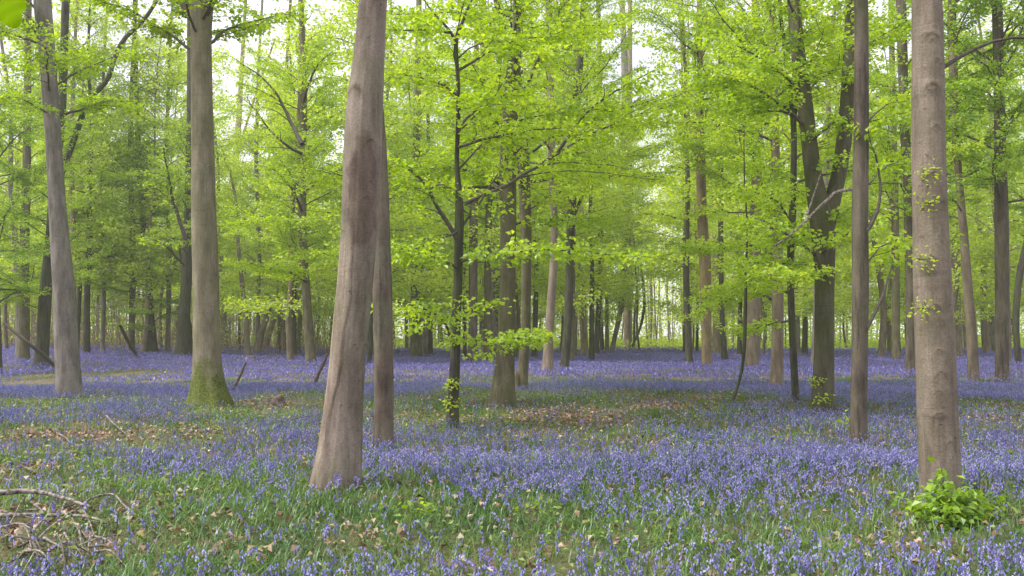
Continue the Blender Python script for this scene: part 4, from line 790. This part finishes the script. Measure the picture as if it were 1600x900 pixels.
fallen('fallen_branch', 'dark stick leaning left beside the mossy-footed dark tree', 'branch', [([lift(188, 510, 44), lift(200, 535, 44), gp(214, 556, .02)], .08, .11)], TWIG)
fallen('fallen_branch', 'thin brown twig arching over the flowers below the centre', 'branch', [([gp(860, 768, .02), gp(910, 762, .12), gp(940, 775, .12), gp(968, 792, .05)], .004, .0025)], DEAD)
fallen('fallen_branch', 'grey twigs lying on the brown leaf patch in the centre', 'branch', [([gp(822, 668, .03), gp(840, 664, .04), gp(862, 668, .03)], .012, .007), ([gp(832, 655, .03), gp(848, 666, .03)], .008, .005)], DEAD)
fallen('fallen_branch', 'bleached crooked dead bough caught in front of the forked trunk', 'branch', [([lift(1205, 388, 17), lift(1235, 368, 17), lift(1262, 342, 17), lift(1290, 314, 17), lift(1306, 299, 17), lift(1330, 296, 17)], .022, .035), ([lift(1262, 336, 17), lift(1272, 300, 17), lift(1283, 268, 17)], .022, .01)], DEAD)
def stump(name, label, px, py, w, h, m, seed):
    q = gp(px, py); r = w / 2 / FPX * q[1]; G = Geo(); hh = h / FPX * q[1]
    path = np.array([[q[0], q[1], q[2] - .1, r], [q[0], q[1], q[2] + hh * .4, r * .75], [q[0] + .02, q[1], q[2] + hh * .8, r * .6], [q[0] + .04, q[1], q[2] + hh, r * .12]])
    trunk_geo(G, path, 24, 24, .5, .12, .22, seed); o = G.build(name, m, None, q); tag(o, label, 'stump')
stump('rotten_stump', 'small dark brown rotten stump among flowers right of the mossy trunk', 434, 634, 20, 17, LOG, 91)
stump('rotten_stump', 'low dark root plate at the left end of the long fallen log', 392, 566, 24, 11, LOG, 92)
stump('rotten_stump', 'tiny dark stub behind the gap right of the two front trunks', 622, 557, 7, 12, LOG, 93)
stump('rotten_stump', 'orange-brown broken stump at the right foot of the large grey-brown trunk', 803, 612, 16, 32, B_ORANGE, 94)

# ------------------------------------------------------------------ seedlings and the near leaf
def seedling(label, px, py, shoots, leaf, m, spread=.4, name='beech_seedling', D=None):
    q = gp(px, py); root = empty(name, q); tag(root, label, 'seedling'); G = Geo()
    for (tx, ty, dd) in shoots:
        D0 = q[1]; tgt = P(tx, ty, D0 + dd); mid = (q + tgt) / 2 + np.array([0, 0, .04])
        branch(G, None, None, 0, .004, leaf, 0, 1, 4., .15, 0, .8, .45, curve=[q, mid, tgt], twig=.2, tilt=.4)
    G.build('foliage', [TWIG, m], root, q); return root
seedling('bright green leafy beech seedling at the foot of the right front trunk', 1482, 816,
         [(1472, 742, 0), (1455, 770, -.1), (1500, 765, 0), (1520, 775, -.1), (1545, 782, .1), (1576, 798, .15), (1440, 785, 0), (1412, 780, .1), (1480, 775, -.2), (1500, 800, -.25), (1522, 815, -.2), (1465, 800, -.25), (1485, 820, -.3), (1450, 815, -.2), (1535, 800, 0), (1505, 785, -.1), (1478, 758, -.05), (1465, 785, -.15), (1515, 790, -.15), (1495, 835, -.3), (1470, 765, -.1), (1490, 775, -.15), (1510, 805, -.2), (1475, 810, -.3), (1530, 790, -.1), (1550, 800, 0)], .066, LEAF_DEEP)
seedling('low pale green seedling in the grass right of the thick tan trunk foot', 632, 810, [(590, 812, 0), (612, 800, 0), (640, 793, 0), (665, 795, 0), (680, 800, 0)], .05, LEAF)
seedling('small pale seedling flat in the grass below the centre', 835, 805, [(815, 795, 0), (840, 790, 0), (858, 800, 0)], .05, LEAF)
seedling('small yellow-green seedling between the forked trunk and the purplish rough trunk', 1317, 672, [(1310, 660, 0), (1320, 655, 0), (1328, 662, 0)], .07, LEAF_GOLD)
# the blurred leaf hanging into the top left corner, close to the camera
root = empty('overhanging_twig', P(-40, -60, 1.3)); tag(root, 'large bright green leaf hanging into the top left corner close to the viewer', 'leaf')
G = Geo(); a = P(-60, -60, 1.32); b = P(6, -22, 1.3); G.tube([a, (a + b) / 2 + [0, 0, .005], b], [.0022, .0015, .001], 6, 0)
t = np.linspace(0, 1, 14); tip = P(22, 42, 1.27); ax = tip - b; Ln = np.linalg.norm(ax); ax = ax / Ln; sdv = unit(np.cross(ax, [0, 1., .2])); nn = np.cross(sdv, ax)
prof = .30 * np.sin(np.pi * t ** .8) ** .8 * (1 + .03 * np.cos(t * 60)); rows = []
for k in range(14):
    for s in (-1, -.5, 0, .5, 1): rows.append(b + ax * Ln * t[k] + sdv * Ln * prof[k] * s + nn * Ln * (.05 * abs(s) + .03 * math.sin(k * 1.7) * abs(s)))
i = np.arange(13)[:, None] * 5; j = np.arange(4)[None]
G.add(np.array(rows), np.stack([i + j, i + j + 1, i + 5 + j + 1, i + 5 + j], -1).reshape(-1, 4), 1, .1)
G.build('leaf', [TWIG, leaf_material('corner_leaf', [(0., (.26, .46, .012)), (1., (.30, .50, .015))], .62, 1.1, 0.)], root, P(-40, -60, 1.3))

# ------------------------------------------------------------------ haze
HAZE = 0.0008
if HAZE > 0:
    bpy.ops.mesh.primitive_cube_add(size=1); hz = bpy.context.object; hz.name = 'haze'
    hz.scale = (680, 540, 33); hz.location = (0, 200, 33 / 2 - 2.2)
    m, nt, out = mat('haze_air'); v = N(nt, 'ShaderNodeVolumePrincipled'); v.inputs['Density'].default_value = HAZE
    v.inputs['Color'].default_value = (.95, .97, .90, 1); nt.links.new(v.outputs[0], out.inputs['Volume']); hz.data.materials.append(m); hz['kind'] = 'stuff'
